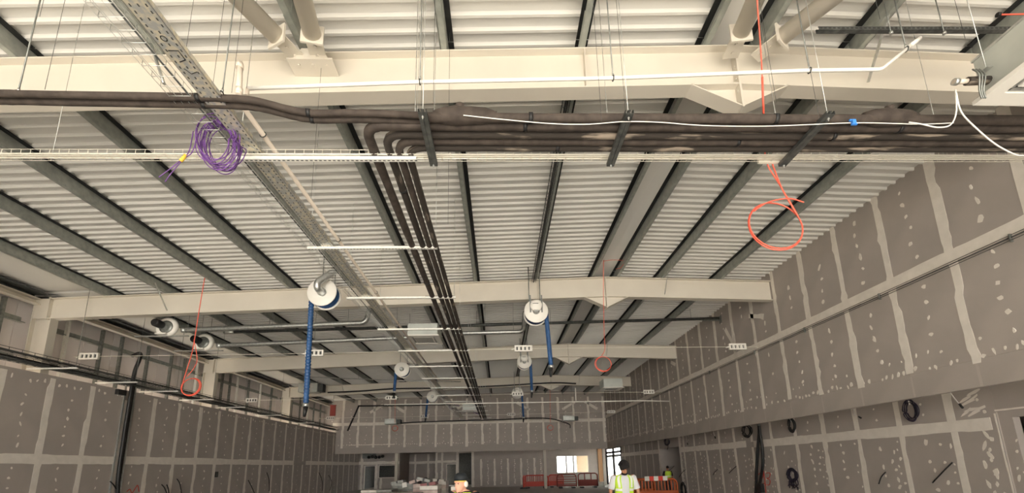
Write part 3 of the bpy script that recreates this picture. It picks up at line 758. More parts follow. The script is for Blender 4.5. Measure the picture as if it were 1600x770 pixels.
def red_hang(label, drop, cu, cv, rpx, Y, turns=2, r=.006, top=None):
    """one red cord: hangs from DROP's first pixel and ends in a coil"""
    pts = [P(u, v, Y=yy) for u, v, yy in drop]
    if top is not None: pts[0].z = top
    for p_ in pts: p_.z = min(p_.z, rt(p_.x)-.02)
    t = thing('red_cable_loop', label, 'cable coil', pts[-1])
    MB().tube(catmull(pts), r, 6).build('drop', 'red_cable', t)
    c = P(cu, cv, Y=Y); R = (P(cu+rpx, cv, Y=Y)-c).length; ring = []
    for k in range(turns*28+1):
        a = math.pi/2 + 2*math.pi*k/28; j = k/28
        ring.append(c + Vector((R*(1+.05*j)*math.cos(a)*(1+.03*math.sin(j*4)), .02*j+.02*math.sin(a), R*(.98+.04*j)*math.sin(a))))
    MB().tube(ring, r, 6).build('coil', 'red_cable', t)
    return t, c, R
t, c, R = red_hang('bright red cord dropping past the ridge joint to a big hanging loop', [(1181, -60, 3.3), (1183, 0, 3.4), (1190, 100, 3.75), (1193, 190, 4.08), (1197, 250, 4.24), (1216, 285, 4.25), (1240, 325, 4.25), (1253, 350, 4.25)], 1213, 351, 40, 4.25, 2, .0075)
MB().tube(catmull([P(u, v, Y=4.24) for u, v in ((1203, 243), (1209, 262), (1222, 295), (1236, 320), (1248, 340))]), .0075, 6).build('strand', 'red_cable', t)
MB().tube(catmull([P(u, v, Y=4.24) for u, v in ((1178, 330), (1200, 316), (1232, 310), (1256, 316))]), .0075, 6).build('loose_end', 'red_cable', t)
MB().box(3.06, 3.3, 4.2, 4.23, ZS+.0, ZS+.05).build('sleeve', 'wire_cream', t)
MB().tube([P(1191, 120, Y=3.82), P(1193.5, 190, Y=4.08)], .012, 6).build('doubled_part', 'red_cable', t)
t, c, R = red_hang('red cord hanging from a purlin on the long side to a small loop', [(320, 433, 10.9), (312, 480, 10.85), (304, 530, 10.8), (299, 555, 10.8), (288, 590, 10.8), (284, 606, 10.8)], 297, 604, 13.5, 10.8, 3, .011)
MB().tube(catmull([P(u, v, Y=10.82) for u, v in ((303, 530), (308, 560), (303, 575), (292, 588))]), .009, 6).build('strand', 'red_cable', t)
t, c, R = red_hang('red cord hanging from the ridge past the second frame to a small loop', [(943, 406, 11.0), (943, 460, 11.3), (944, 520, 11.4), (945, 545, 11.4), (940, 556, 11.4)], 943, 568, 11.5, 11.4, 3, .008)
MB().tube(catmull([P(u, v, Y=11.0) for u, v in ((943, 408), (958, 406), (975, 408), (970, 418), (962, 420))]), .006, 6).build('strand', 'red_cable', t)
for u, v, lab in ((860, 668, 'tiny dull red cable loop hanging before the end wall near the ridge side'), (617, 669, 'tiny dull red cable loop hanging before the end wall below a fan coil')):
    red_hang(lab, [(u, v-44, 30), (u, v-8, 30)], u, v, 4, 30, 3, .012, top=rt(P(u, v, Y=30).x))

# --- exhaust hose reels
def reel(c, D, side, hose_end, label, stub=None, w=.3):
    c = Vector(c); R = D/2; HM = 'navy_hose' if stub else 'blue_hose'; t = thing('hose_reel', label, 'hose reel', c - Vector((0, 0, R)))
    MB().lathe(c + Vector((0, -w/2-.02, 0)), (0, 1, 0), [(0, R*.3), (.0, R*.97), (.012, R), (.03, R*.99)], 32).build('front_disc', 'white_plastic', t)
    MB().lathe(c + Vector((0, w/2-.01, 0)), (0, 1, 0), [(0, R*.98), (.02, R), (.03, R*.97)], 32).build('rear_disc', 'white_plastic', t)
    prof = []; n = 4
    for k in range(n):
        y0 = w*k/n
        for j in range(5):
            a = math.pi*j/4; prof.append((y0 + w/n*(j/4), R*.80 + R*.10*math.sin(a)))
    MB().lathe(c + Vector((0, -w/2, 0)), (0, 1, 0), prof, 28).build('wound_hose', HM, t)
    MB().lathe(c + Vector((0, -w/2-.02, 0)), (0, -1, 0), [(0, R*.30), (.03, R*.29), (.05, R*.2), (.09, R*.18)], 20).build('hub', 'galv_bright', t)
    if stub == 'housing':
        MB().lathe(c + Vector((0, -w/2-.02, R*.42)), (0, -1, 0), [(0, R*.5), (.06, R*.5), (.09, R*.42), (.1, R*.2)], 20).build('motor_cover', 'white_plastic', t)
        MB().box(c.x-.1, c.x+.06, c.y-w/2-.135, c.y-w/2-.12, c.z+R*.52, c.z+R*.56).build('badge', 'dark_steel', t)
    # hose hanging down from one side of the drum
    s = side; top = c + Vector((s*R*.86, 0, 0)); e = Vector(hose_end)
    pts = [c + Vector((s*R*.86*math.cos(a), 0, R*.86*math.sin(a))) for a in (1.2, .8, .4)] + [top] + [top.lerp(e, k/10) for k in range(1, 11)]
    full = catmull(pts, 14); rs = [.062 + (.006 if i % 4 < 2 else -.004) for i in range(len(full))]
    MB().tube(full, rs, 12).build('hose', 'blue_hose', t)
    MB().tube([e + Vector((0, 0, .03)), e - Vector((0, 0, .05))], [.075, .075], 12).build('end_clamp', 'galv_bright', t)
    MB().tube([e - Vector((0, 0, .05)), e - Vector((.02, 0, .3))], [.06, .03], 10).build('nozzle', 'black', t)
    # cheek plates and drop arms up to the roof
    for dx in (-.16, .16):
        if stub: MB().box(c.x+dx-.02, c.x+dx+.02, c.y-w/2-.05, c.y-w/2-.04, c.z-.05, c.z+R+.12).build('cheek', 'galv', t)
        rod((c.x+dx, c.y+w/2+.05, c.z), (c.x+dx, c.y+w/2+.05, rt(c.x)), .014).build('hanger', 'galv', t)
    return t
def at_reel(u, v, Y): return P(u, v, Y=Y)
r1 = reel(at_reel(507, 460, 10.2), .74, -1, P(478, 632, Y=10.2), 'large white hose reel with long blue hose, silver elbow on its hub')
c = at_reel(507, 460, 10.2)
path = arc_path([c + Vector((.02, -.2, -.02)), c + Vector((.0, -.42, -.02)), c + Vector((.0, -.45, .12)), c + Vector((.22, -.34, .38)), c + Vector((.38, -.2, .62))], .1)
t = thing('elbow_duct', 'silver duct elbow rising from the hub of the nearest hose reel', 'duct', c + Vector((0, -.42, 0)))
MB().tube(path, .085, 16).build('duct', 'galv_bright', t); MB().tube([path[0], path[0]+Vector((0, .03, 0))], .1, 16).build('collar', 'galv_bright', t)
reel(at_reel(837, 489, 11.25), .68, 1, P(861, 572, Y=11.25), 'white hose reel with motor cover and short blue hose on the second frame', 'housing')
reel(at_reel(629, 578, 18.3), .66, -1, P(616, 612, Y=18.3), 'hose reel beneath the third frame, nearer the cable tray')
reel(at_reel(819, 566, 18.3), .66, 1, P(831, 611, Y=18.3), 'hose reel beneath the third frame, nearer the ridge', 'housing')
reel(at_reel(676, 620, 25.2), .66, -1, P(665, 652, Y=25.2), 'small far hose reel on the deepest frame beside the tray')
reel(at_reel(808, 614, 25.2), .66, 1, P(818, 652, Y=25.2), 'small far hose reel on the deepest frame under the ridge side', 'housing')

# --- ducts and fans
def duct(label, pts, r, ma='spiral_zinc', ribs=True, rad=.18):
    path = arc_path(pts, rad, 8); t = thing('duct', label, 'duct', pts[0]); full = []
    for a, b in zip(path, path[1:]):
        n = max(1, int((b-a).length/.06)) if ribs else 1
        for j in range(n): full.append(a.lerp(b, j/n))
    full.append(path[-1]); rs = [r*(1.035 if ribs and i % 2 else 1) for i in range(len(full))]
    MB().tube(full, rs, 12).build('spiral_duct', ma, t)
    for p in (path[0].lerp(path[1], .03), path[0].lerp(path[1], .5), path[0].lerp(path[1], .93)):
        if p.z < rz(p.x)-.2: rod(p + Vector((0, 0, r)), (p.x, p.y, rt(p.x)), .006).build('hanger', 'galv', t)
    MB().tube([path[0], path[0].lerp(path[1], .02)], r*1.15, 12).build('collar', 'galv_bright', t)
    return t
a, b = P(285, 516, Y=12.5), P(572, 504, Y=12.5); duct('nearer spiral duct from the first fan to the cable tray', [a, b, b+Vector((.1, 0, .55))], .075)
a, b = P(340, 540, Y=13.9), P(640, 527, Y=13.9); duct('farther spiral duct from the second fan toward the ceiling cassette', [a, b], .075)
a, b = P(706, 521, Y=13.3), P(818, 518, Y=13.3); duct('short silver duct turning up to the reel under the second frame', [a, b, b+Vector((.06, 0, .7))], .07)
a, b = P(560, 512, Y=14.8), P(1136, 497, Y=14.8); b.x = XR-.06
duct('long dark steel pipe crossing under the purlins to the bulkhead wall', [P(350, 519, Y=14.8), b], .055, 'dark_steel', False)
for u_ in (420, 640, 860, 1080):
    q_ = P(u_, 519-(u_-350)*.028, Y=14.8); cable('drop_rod', 'dark drop rod holding the long steel pipe, ' + {420: 'nearest the fans', 640: 'beside the pipe run', 860: 'under the ridge', 1080: 'nearest the bulkhead wall'}[u_], [(q_.x, q_.y, q_.z-.03), (q_.x, q_.y, rt(q_.x))], .008, 'galv', 'rod')
t = thing('wall_bracket', 'dark bracket arm fixing the long pipe to the bulkhead wall', 'bracket', b); strut(b + Vector((-.6, 0, -.08)), b + Vector((.04, 0, -.08))).build('arm', 'galv', t); MB().box(XR-.02, XR-.008, b.y-.08, b.y+.08, b.z-.2, b.z+.1).build('plate', 'galv', t)
def fan(c, label):
    c = Vector(c); t = thing('duct_fan', label, 'fan', c - Vector((0, 0, .3)))
    sc_ = []; R = .26
    for k in range(22):
        a = -math.pi/2 + 1.75*math.pi*k/21; sc_.append(c + Vector((R*(.72+.34*k/21)*math.cos(a), 0, R*(.72+.34*k/21)*math.sin(a))))
    MB().tube(sc_, .085, 12, side=(0, 1, 0)).build('scroll', 'white_plastic', t)
    MB().lathe(c + Vector((0, .1, 0)), (0, -1, 0), [(0, .2), (.2, .2), (.21, .12)], 20).build('back_plate', 'galv', t)
    MB().lathe(c + Vector((-.12, -.1, .05)), (0, -1, 0), [(0, .1), (.04, .12), (.26, .12), (.3, .09)], 16).build('motor', 'black', t)
    MB().obox(c + Vector((-.1, -.05, -.22)), (.16, 0, 0), (0, .1, 0), (0, 0, .02)).build('foot', 'white_plastic', t)
    for dx in (-.15, .15): rod(c + Vector((dx, 0, .1)), (c.x+dx, c.y, rt(c.x)), .008).build('hanger', 'galv', t)
    strut(c + Vector((-1.0, .05, -.25)), c + Vector((.6, .05, -.25))).build('rail', 'galv_bright', t)
fan(P(263, 512, Y=12.45), 'white snail fan with black motor, nearer of the two')
fan(P(320, 536, Y=13.9), 'white snail fan with black motor, farther of the two')

# --- ceiling cassettes and boxes
def cassette(c, w, d, h, label, rot=0, panel=True, ma='cass_body'):
    """c: centre of the underside"""
    c = Vector(c); t = thing('ceiling_cassette', label, 'air conditioner', (0, 0, 0)); t.location = c
    def B(name, m_, x0, x1, y0, y1, z0, z1): return MB().box(c.x+x0, c.x+x1, c.y+y0, c.y+y1, c.z+z0, c.z+z1).build(name, m_, t)
    B('body', ma, -w/2, w/2, -d/2, d/2, .04, h)
    B('top_lip', 'galv_bright', -w/2-.01, w/2+.01, -d/2-.01, d/2+.01, h-.02, h)
    if panel:
        pw, pd = w/2+.05, d/2+.05; mb = MB()
        for (x0, x1, y0, y1) in ((-pw, pw, -pd, -pd+.14), (-pw, pw, pd-.14, pd), (-pw, -pw+.14, -pd+.14, pd-.14), (pw-.14, pw, -pd+.14, pd-.14)): mb.box(c.x+x0, c.x+x1, c.y+y0, c.y+y1, c.z, c.z+.04)
        mb.build('panel_frame', 'white_plastic', t)
        g = B('grille', 'white_plastic', -pw+.2, pw-.2, -pd+.2, pd-.2, .005, .03)
        mb = MB(); y = -pd+.24
        while y < pd-.24: mb.box(c.x-pw+.24, c.x+pw-.24, c.y+y, c.y+y+.012, c.z+.002, c.z+.006); y += .045
        o = mb.build('grille_slot', 'dark_steel', g); o['kind'] = 'stuff'; o.matrix_parent_inverse = Matrix.Identity(4)
        for (x0, x1, y0, y1) in ((-pw+.18, pw-.18, -pd+.145, -pd+.185), (-pw+.18, pw-.18, pd-.185, pd-.145), (-pw+.145, -pw+.185, -pd+.18, pd-.18), (pw-.185, pw-.145, -pd+.18, pd-.18)):
            B('louvre', 'galv_bright', x0, x1, y0, y1, .012, .02)
        B('inner_tray', 'dark_steel', -pw+.14, pw-.14, -pd+.14, pd-.14, .032, .039)
    for sx in (-1, 1):
        for sy in (-1, 1):
            p = c + Vector((sx*(w/2+.03), sy*(d/2-.1), h*.55)); rod(p, (p.x, p.y, rt(p.x)), .004).build('threaded_rod', 'galv_bright', t)
            MB().obox(p, (.03, 0, 0), (0, .03, 0), (0, 0, .004)).build('hanger_lug', 'galv_bright', t)
    return t
mat('cass_body', (.50, .53, .50), .45, .35, col2=(.58, .61, .57), scale=3)
# near one: its back corner sits at pixel (1517,165)
k = P(1520, 165, Z=5.1); t = cassette((k.x+.05+.5, k.y-.05-.5, 5.1), 1.0, 1.0, .46, 'big galvanised ceiling cassette with white underside nearest the camera')
c = k + Vector((.05, -.12, .16))
t = thing('pipe_stub', 'lagged copper pipe stub with silver end on the near ceiling cassette', 'pipe fitting', c)
e = c + Vector((-.34, 0, -.02))
MB().tube([c, c.lerp(e, .62)], .036, 10).build('lagging', 'foam_worn', t); MB().tube([c.lerp(e, .6), e], .022, 10).build('copper_end', 'pvc', t); MB().tube([e.lerp(c, .12), e], .03, 10).build('end_ring', 'galv_bright', t)
for j in range(3): MB().tube(catmull([c + Vector((-.09-.03*j, -.02, .1)), c + Vector((-.1-.03*j, -.06, 0)), c + Vector((-.1-.02*j, -.02, -.13)), c + Vector((-.07-.02*j, 0, -.2))]), .007, 5).build('cable_tie', 'galv', t)
for lab, pp in (('white cable looping from the near cassette down to the lagged pipes', ((1493, 140), (1494, 175), (1485, 195), (1465, 199), (1440, 194), (1420, 191))), ('white cable falling in a slant from the near cassette across the lagged pipes', ((1494, 145), (1502, 175), (1525, 200), (1555, 225), (1585, 241), (1600, 243)))):
    cable('white_flex', lab, catmull([P(u, v, Y=3.2+.04*i) for i, (u, v) in enumerate(pp)]), .0065, 'white_plastic')
t = cassette(P(660, 525, Y=12.6) + Vector((0, .45, 0)), .92, .9, .42, 'galvanised ceiling cassette above the pipe run behind the second frame')
c = P(958, 606, Y=21.5); cassette(c + Vector((0, .4, 0)), 1.0, .9, .5, 'ceiling cassette near the bulkhead wall before the deepest frame')
c = P(734, 641, Y=26.8); cassette(c + Vector((0, .4, 0)), .9, .8, .45, 'small far ceiling cassette above the end of the pipe run')
def fancoil(u, v, Y, w, h, label, ma='cass_body'):
    c = P(u, v, Y=Y); t = thing('fan_coil', label, 'air conditioner', c)
    MB().box(c.x-w/2, c.x+w/2, c.y, c.y+.6, c.z-h/2, c.z+h/2).build('casing', ma, t)
    MB().box(c.x-w/2-.02, c.x-w/2+.02, c.y-.015, c.y+.6, c.z-h/2-.01, c.z+h/2+.01).build('flange', 'galv_bright', t)
    MB().box(c.x+w/2, c.x+w/2+.3, c.y+.1, c.y+.5, c.z-h/2+.03, c.z+h/2-.05).build('spigot', 'dark_steel', t)
    MB().box(c.x-w*.3, c.x+w*.3, c.y-.012, c.y, c.z-h*.3, c.z+h*.3).build('access_panel', 'galv_bright', t)
    for dx in (-.4, .4): rod((c.x+dx*w, c.y+.3, c.z), (c.x+dx*w, c.y+.3, rt(c.x)), .008).build('hanger', 'galv', t)
fancoil(481, 605, 24.9, 1.1, .55, 'wide grey fan coil box hung before the deepest frame at the long side')
fancoil(610, 658, 30.2, .8, .36, 'grey fan coil box before the end wall, between pipe run and long side')
fancoil(889, 653, 30.2, .8, .36, 'grey fan coil box before the end wall under the ridge side')

# --- catenary wires with white plug-in modules
def module(c, label, w=.56, h=.2):
    c = Vector(c); t = thing('lighting_module', label, 'junction box', c, 'white plug-in modules on the catenary wires')
    mb = MB(); mb.box(c.x-w/2, c.x+w/2, c.y, c.y+.07, c.z+h*.28, c.z+h/2); mb.box(c.x-w/2, c.x+w/2, c.y, c.y+.07, c.z-h/2, c.z-h*.28)
    for k in range(5): x = c.x - w/2 + (w-.05)*k/4; mb.box(x, x+.05, c.y, c.y+.07, c.z-h*.28, c.z+h*.28)
    mb.box(c.x-w/2, c.x+w/2, c.y+.05, c.y+.07, c.z-h/2, c.z+h/2)
    mb.build('housing', 'white_plastic', t)
    for k in range(4): x = c.x - w/2 + .05 + (w-.05)*k/4; MB().box(x+.004, x+.05, c.y+.03, c.y+.05, c.z-h*.26, c.z+h*.26).build('socket', 'dark_steel', t)
    MB().tube([c + Vector((-w/2, .03, 0)), c + Vector((-w/2-.1, .03, -.03))], .02, 6).build('lead', 'white_plastic', t)
rows = [(12.8, 'first', ((138, 556), (491, 551), (818, 544), (1153, 541))), (21.0, 'second', ((393, 625), (611, 621), (809, 615), (1014, 612))), (29.4, 'third', ((516, 653), (663, 650), (799, 647), (955, 643)))]
NEXT = (('in the bay beside the long-side studs', 'beside the long blue hose', 'beneath the reel with the motor cover', 'at the bulkhead wall'),
        ('beside the second long-side bay', 'beneath the reel by the tray', 'beneath the reel near the ridge', 'at the bulkhead wall'),
        ('at the long-side corner', 'below the small reel by the tray', 'below the small reel near the ridge', 'at the bulkhead wall'))
for i, (Y, o_, px) in enumerate(rows):
    cs = [P(u, v, Y=Y) for u, v in px]
    zl, zr = cs[0].z, cs[-1].z
    pts = [Vector((-13.3 if False else XL+.02, Y+.06, zl))] + [c + Vector((0, .06, .0)) for c in cs] + [Vector((XR-.02, Y+.06, zr-.05))]
    cable('catenary_wire', 'thin white catenary wire across the hall, %s from the camera' % o_, catmull(pts, 5), .008 if i == 0 else .011, 'wire_cream')
    for c, s in zip(cs, NEXT[i]): module(c, 'white plug-in module on the %s catenary wire, %s' % (o_, s))
# other crossing lines deep in the hall
cable('white_conduit', 'white conduit crossing the hall before the deepest frame to the bulkhead wall', [P(600, 632, Y=20.2), P(800, 629, Y=20.2), P(1000, 626, Y=20.2), P(1057, 627, Y=20.2)], .028, 'white_plastic', 'conduit')
cable('white_conduit', 'short white conduit drop beside the deep ceiling cassette', [P(900, 626, Y=20.2), P(899, 606, Y=20.2)], .03, 'white_plastic', 'conduit')
q = P(560, 592, Y=21); cable('drop_rod', 'thin drop rod holding the pale conduit behind the third frame', [q, (q.x, q.y, rt(q.x))], .008, 'galv', 'rod')
cable('steel_conduit', 'thin pale conduit crossing behind the third frame toward the long side', [P(462, 588, Y=21), P(640, 595, Y=21), P(720, 596, Y=21)], .022, 'galv_bright', 'conduit')
cable('black_cable', 'black cable swagged along the deepest frame', catmull([P(u, v, Y=25.6) for u, v in ((512, 613), (560, 611), (620, 607), (700, 606), (790, 602), (860, 598), (900, 599))]), .045, 'black')
cable('black_cable', 'black lagged line running from the coil to the end wall, nearer the long side', catmull([P(u, v, Y=31) for u, v in ((560, 634), (640, 633), (700, 632))] + [Vector((P(700, 632, Y=31).x+.15, YF-.02, P(700, 632, Y=31).z))]), .05, 'black')
cable('black_cable', 'long black cable sagging before the end wall from coil to coil', catmull([P(u, v, Y=31.2) for u, v in ((625, 661), (660, 659), (720, 657), (770, 656), (830, 653), (860, 654), (880, 659), (890, 663))] + [Vector((P(890, 663, Y=31.2).x+.3, YF-.03, P(890, 663, Y=31.2).z-.1))]), .04, 'black')
cable('black_conduit', 'black conduit dog-legged down the end wall at the long-side corner', [P(561, 633, Y=YF-.062), P(543, 673, Y=YF-.062)], .06, 'black', 'conduit')
c = P(706, 634, Y=29.0); ring = [c + Vector((.2*math.cos(a)*(1+.1*math.sin(3*a)), .03*math.sin(2*a), .22*math.sin(a))) for a in [k*math.pi/9 for k in range(54)]]
cable('cable_coil', 'small dark purple cable coil hung near the end of the pipe run', ring + [c + Vector((.3, 0, .05)), Vector((-1.34, 29.0, ZP+.07))], .022, 'purple_cable', 'cable coil')
t = thing('wire_basket', 'dark wire basket clipped along the purlin next to the ridge', 'cable basket', (1.08, 8.3, 7.14))
basket((1.08, 4.95, 7.14), (1.08, 11.65, 7.14), .11, .06, .12, .0045, 3).build('mesh', 'dark_steel', t); MB().tube([(1.08, 4.95, 7.16), (1.08, 11.65, 7.16)], .02, 6).build('cable', 'black', t)
for y in (5.6, 8.2, 10.9): rod((1.08, y, 7.2), (1.08, y, rt(1.08)), .004).build('hanger', 'galv', t)
q = P(520, 641, Y=30.5); t = thing('hanging_notice', 'small dull red board standing on the cable basket at the long-side corner', 'panel', q)
MB().box(q.x-.2, q.x+.2, 30.5, 30.53, q.z-.4, q.z+.35).build('board', 'barrier_panel', t); MB().box(q.x-.22, q.x+.22, 30.49, 30.54, q.z+.35, q.z+.4).build('top_rail', 'barrier_panel', t); rod((q.x, 30.52, q.z+.4), (q.x, 30.52, rt(q.x)), .01).build('hanger', 'galv', t)
# wires along the joint of the bulkhead wall
t = thing('wall_wires', 'pair of dark wires clipped along the tape joint of the bulkhead wall', 'cable', (XR-.04, 6, 5.25))
for dz, dx in ((0, .03), (.045, .02), (-.05, .045)): MB().tube([(XR-dx, 2, 5.27+dz), (XR-dx, 10, 5.285+dz), (XR-dx, 20, 5.30+dz), (XR-dx, 32.5, 5.29+dz)], .006 if dz else .009, 5).build('wire', 'dark_steel', t)
for y in (6, 8.4, 10.7, 13, 16): MB().box(XR-.05, XR-.004, y, y+.02, 5.2, 5.34).build('clip', 'galv', t)
# slotted channel and red rod above the near cassette
a, b = P(1277, 47, Y=4.05), P(1582, 47, Y=4.05)
t = thing('slotted_channel', 'dark slotted steel channel hung above the upturned white pipe', 'bracket', a)
strut(a, b, .05).build('channel', 'bracket_dark', t); o = slots(a, b, .016, .03, .055, Vector((0, -1, 0)), .0255, Vector((0, 0, 1))).build('slot', 'black', t); o['kind'] = 'stuff'
for u in (1392, 1475): q = P(u, 50, Y=4.0); MB().lathe(q, (0, 0, -1), [(0, .02), (.03, .02)], 8).build('nut', 'galv_bright', t); rod(q, (q.x, q.y, rt(q.x)), .006).build('rod', 'galv', t)
a, b = P(1562, 23, Y=3.6), P(1640, 21, Y=3.6); t = thing('red_rod', 'thin red rod with a black cap above the near cassette', 'rod', a)
MB().tube([a, b], .008, 6).build('rod', 'red_cable', t); MB().tube([a, a+Vector((-.03, 0, 0))], .024, 8).build('cap', 'black', t)
# fine suspension wires in front of the nearest rafter
wl = (((72, 0), (62, 26)), ((108, 0), (70, 140)), ((308, 0), (288, 95)), ((352, 0), (331, 145)), ((385, 0), (362, 145)), ((667, 0), (658, 165)), ((676, 0), (677, 160)), ((945, 0), (940, 190)), ((966, 0), (978, 180)), ((1168, 0), (1213, 160)), ((1258, 0), (1280, 185)), ((1365, 0), (1375, 30)), ((1500, 0), (1508, 60)), ((705, 240), (700, 350)), ((488, 240), (486, 310)))
spot = ('at the far edge of the long side', 'above the thin lagged pipes', 'beside the cable tray', 'beside the capped stub', 'just past the capped stub', 'above the pipe bends', 'second above the pipe bends', 'near the middle trapeze bracket', 'above the middle trapeze bracket', 'past the ridge joint', 'above the bracket by the red cord', 'above the upturned white pipe', 'above the near cassette', 'beyond the pipe bends', 'beneath the near support channel')
for ((u0, v0), (u1, v1)), s in zip(wl, spot):
    q = P(u1, v1, Y=3.55 if v0 < 100 else 4.6); cable('suspension_wire', 'hair-thin steel suspension wire ' + s, [q, (q.x, q.y, rt(q.x))], .0022, 'dark_steel', 'wire', 5)
# galvanised rod drop on the rafter beside the tray (flat stay)
q0, q1 = P(233, 60, Y=4.5), P(252, 118, Y=4.5); cable('flat_stay', 'flat galvanised stay crossing the nearest rafter behind the wire basket', [q0, q1, q1 + Vector((.05, 0, -.12))], .02, 'galv_bright', 'steel strap')

# --- long side: arms, baskets and black cables along the top of the partition
for i, (u0, v0, u1, v1) in enumerate(((30, 577, 121, 575), (140, 599, 214, 597), (215, 614, 280, 611), (272, 627, 338, 624), (356, 638, 383, 636), (425, 649, 470, 648), (500, 661, 518, 660))):
    e = P(u1, v1, Z=4.72); t = thing('cantilever_bracket', 'galvanised arm carrying cables above the partition, %s from the camera' % ORD[i], 'bracket', e, 'support arms above the partition')
    strut((XL-.45, e.y, 4.72), (min(e.x, -11.7), e.y, 4.72)).build('arm', 'zinc_pale', t); rod((min(e.x, -11.7)-.05, e.y, 4.72), (min(e.x, -11.7)-.05, e.y, rt(-12)), .006).build('threaded_rod', 'galv', t)
t = thing('wire_basket', 'dark wire basket along the top of the partition on the long side', 'cable basket', (XL+.1, 20, 4.745))
basket((XL+.1, 9.7, 4.745), (XL+.1, 32.6, 4.745), .42, .09, .2, .0065, 6).build('mesh', 'dark_steel', t)
basket((XL+.06, 9.7, 4.96), (XL+.06, 32.6, 4.96), .3, .07, .3, .0075, 4).build('mesh', 'dark_steel', t)
for i, (dx, z, lab) in enumerate(((-.05, 4.785, 'black cable bundle lying deepest in the basket above the partition'), (.09, 4.78, 'black cable bundle at the middle of the basket above the partition'), (.22, 4.785, 'black cable bundle at the front of the basket above the partition'), (.04, 4.99, 'black cable bundle in the upper basket above the partition'))):
    y = 9.7; pts = []
    while y < 32.6: pts.append((XL+dx+.03*math.sin(y*1.3+i), y, z+.02*math.sin(y*.9+2*i))); y += .7
    cable('cable_bundle', lab, pts, .028, 'black')
# riser: black cables between two galvanised channels down the partition
t = thing('cable_riser', 'black cable bundle dropping down the partition between galvanised channels', 'cable riser', (XL+.06, 14.42, 0))
for y in (14.24, 14.62): strut((XL+.025, y, 0), (XL+.025, y, 4.75)).build('channel', 'galv_bright', t)
MB().tube(catmull([(-13.2, 15.0, 5.98), (-12.75, 14.75, 6.0), (-12.45, 14.45, 5.75), (XL+.1, 14.4, 5.2), (XL+.1, 14.38, 4.4), (XL+.08, 14.4, 2.5), (XL+.09, 14.44, 1.4), (XL+.16, 14.62, .55), (XL+.3, 14.9, .02)]), .058, 10).build('cable', 'black', t)
MB().tube(catmull([(XL+.1, 14.5, 5.0), (XL+.07, 14.5, 4.2), (XL+.06, 14.5, 2.2), (XL+.06, 14.5, .05)]), .03, 8).build('cable', 'black', t)
MB().box(XL+.005, XL+.12, 13.9, 14.2, 4.38, 4.55).build('junction_box', 'black', t)
# ================================================================ LOW DOWN: cable tails, barriers, packs, people
# cable tails sticking out of the walls
for i, (pp, lab) in enumerate(((((169, 752), (178, 758), (184, 770)), 'short black cable tail beside the riser on the partition'), (((250, 757), (257, 762), (262, 775)), 'black cable tail between riser and dark socket on the partition'), (((258, 757), (263, 764), (264, 776)), 'second black cable tail between riser and dark socket'),
        (((274, 748), (281, 756), (284, 775)), 'tall curved black cable tail before the dark socket on the partition'), (((386, 750), (394, 762), (398, 772)), 'black cable tail past the dark socket on the partition'), (((415, 738), (420, 748), (421, 764)), 'black cable tail far along the partition'), (((497, 738), (503, 750), (504, 764)), 'curved black cable tail next to the far partition corner'),
        (((512, 742), (518, 752), (516, 764)), 'last black cable tail next to the far partition corner'))):
    pts = [P(u, v, X=XL+.06+.06*(j == 1)) for j, (u, v) in enumerate(pp)]; pts[0].x = XL+.12
    pts.append(Vector((XL+.02, pts[-1].y, pts[-1].z-.1)))
    cable('cable_tail', lab, catmull(pts), .018, 'black')
q = P(338, 741, X=XL); t = thing('socket_box', 'small black back box set in the partition', 'socket', q); MB().box(XL+.001, XL+.02, q.y-.1, q.y+.1, q.z-.12, q.z+.12).build('box', 'black', t); MB().box(XL+.02, XL+.026, q.y-.07, q.y+.07, q.z-.09, q.z+.09).build('recess', 'dark_steel', t)
for (pp, lab) in ((((1383, 737), (1377, 745), (1373, 756)), 'curved black cable tail on the recessed wall'), (((1487, 722), (1475, 735), (1457, 754)), 'long straight black cable tail on the recessed wall'), (((1150, 728), (1145, 733), (1139, 739)), 'slanting black cable tail beside the red digits'), (((1121, 733), (1117, 737), (1114, 742)), 'short black cable tail, third before the orange barrier'), (((1071, 733), (1066, 738), (1061, 745)), 'slanting black cable tail beside the passage opening'), (((1053, 728), (1049, 732), (1043, 737)), 'black cable tail at the edge of the passage opening')):
    p = [P(u, v, X=XR2-.02-.05*j) for j, (u, v) in enumerate(pp)]; p[0].x = XR2-.002
    cable('cable_tail', lab, catmull(p), .014, 'black')
